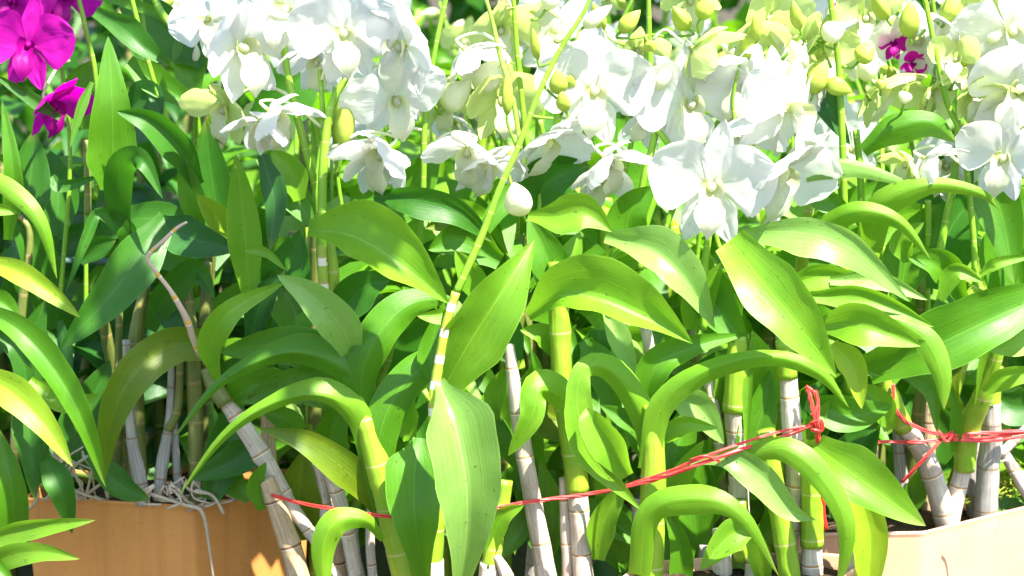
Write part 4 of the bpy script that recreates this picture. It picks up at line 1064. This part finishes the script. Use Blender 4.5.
for ri, (Y, xs, h, rn) in enumerate(rows):
    for i, x in enumerate(xs):
        left = x < -.29*(2+Y)/2
        if ri < 2: wh = (0 if left else (.45 if ri == 0 else .65))
        else: wh = 0 if left else .9
        kind = 'shaded dark green leafy orchid' if left and wh == 0 else ('orchid with few white flowers' if left else 'blurred sunlit white-flowered orchid')
        place = ordn[i] + (' from the left' if i else '')
        back_plant(x+rb.uniform(-.03, .03), Y+rb.uniform(-.04, .04), '%s, %s plant of the %s' % (kind, place, rn), rb, dark=1 if left else 0, white=wh, h=h*rb.uniform(.95, 1.05), nleaf=54 if ri < 2 else 44, nfl=9)

# hedge closing the view
V = []; F = []; UVh = []
rh = random.Random(4)
for i in range(16000):
    c = Vector((rh.uniform(-3.6, 3.6), 3.3+rh.uniform(-.25, .3), rh.uniform(GZ, 1.5)))
    n = Vector((rh.uniform(-1, 1), rh.uniform(-1.2, .2), rh.uniform(-.5, 1))).normalized()
    X = n.orthogonal().normalized(); X = (Matrix.Rotation(rh.uniform(0, 6.28), 3, n) @ X); Y_ = n.cross(X)
    l = rh.uniform(.08, .15); k = len(V)
    V += [c, c+X*l*.4+Y_*l*.25, c+X*l, c+X*l*.4-Y_*l*.25]; UVh += [(.5, 0), (1, .4), (.5, 1), (0, .4)]; F.append((k, k+1, k+2, k+3))
hd = thing('hedge', Vector((0, 3.3, GZ)), 'dark green hedge closing off the view behind all the orchid rows', 'hedge')
mesh('foliage', V, F, M['deep'], hd, UVh, smooth=False, org=hd.location)
for i in range(9):
    x = -2.8+i*.7; S = [Vector((x, 3.35, GZ)), Vector((x+.05, 3.33, .4)), Vector((x-.03, 3.35, 1.3))]
    v, f, uv = tubemesh(S, (.03, .02, .01), 8, nv=14, wob=.3); mesh('trunk', v, f, M['bark'], hd, uv, org=hd.location)

# added unseen tree, its leaves set along sun rays to darken the left
tr = thing('added_shade_tree', Vector((-1.15, .9, GZ)), 'added out-of-view tree that shades the orchids at the left', 'tree')
V = []; F = []; U = []; rt = random.Random(9)
def tleaf(c):
    n = Vector((rt.uniform(-1, 1), rt.uniform(-1, 1), rt.uniform(.2, 1.4))).normalized(); X = n.orthogonal().normalized()
    X = Matrix.Rotation(rt.uniform(0, 6.28), 3, n) @ X; Y_ = n.cross(X); l = rt.uniform(.05, .08); k = len(V)
    V.extend([c, c+X*l*.45+Y_*l*.26-n*.004, c+X*l, c+X*l*.45-Y_*l*.26-n*.004]); U.extend([(.5, 0), (1, .4), (.5, 1), (0, .4)]); F.append((k, k+1, k+2, k+3))
for i in range(8500):
    q = Vector((rt.uniform(-.62, -.27), rt.uniform(.04, .6), rt.uniform(-.3, .08)))
    at = lambda z: q+sd*((z-q.z)/sd.z)
    if any(-.10 < at(z).y < .17 for z in (.19, .25)): continue
    if any(at(z).x < -.42 and at(z).y < -.01 for z in (-.12, -.04, .04)): continue
    tleaf(q+sd*((rt.uniform(.75, 1.15)-q.z)/sd.z))
for i in range(2500):
    tleaf(Vector((rt.uniform(-1.6, -.4), rt.uniform(.25, 1.9), rt.uniform(.8, 1.4))))
mesh('added_crown', V, F, M['deep'], tr, U, smooth=False, org=tr.location)
v, f, uv = tubemesh([Vector((-1.15, .9, GZ)), Vector((-1.1, .88, .2)), Vector((-1.0, .85, .8)), Vector((-.8, .8, 1.3))], (.07, .055, .045, .02), 14, nv=30, wob=.2)
mesh('trunk', v, f, M['bark'], tr, uv, org=tr.location)
for e in ((-.3, .1, .95), (-.5, .5, 1.1), (-.1, .3, .9), (-1.4, 1.4, 1.2), (-.5, 1.5, 1.2)):
    v, f, uv = tubemesh([Vector((-1.05, .87, .55)), (Vector((-1.0, .85, .85))+Vector(e))/2+Vector((0, 0, .12)), Vector(e)], (.03, .018, .006), 8, nv=20, wob=.2)
    mesh('added_bough', v, f, M['bark'], tr, uv, org=tr.location)
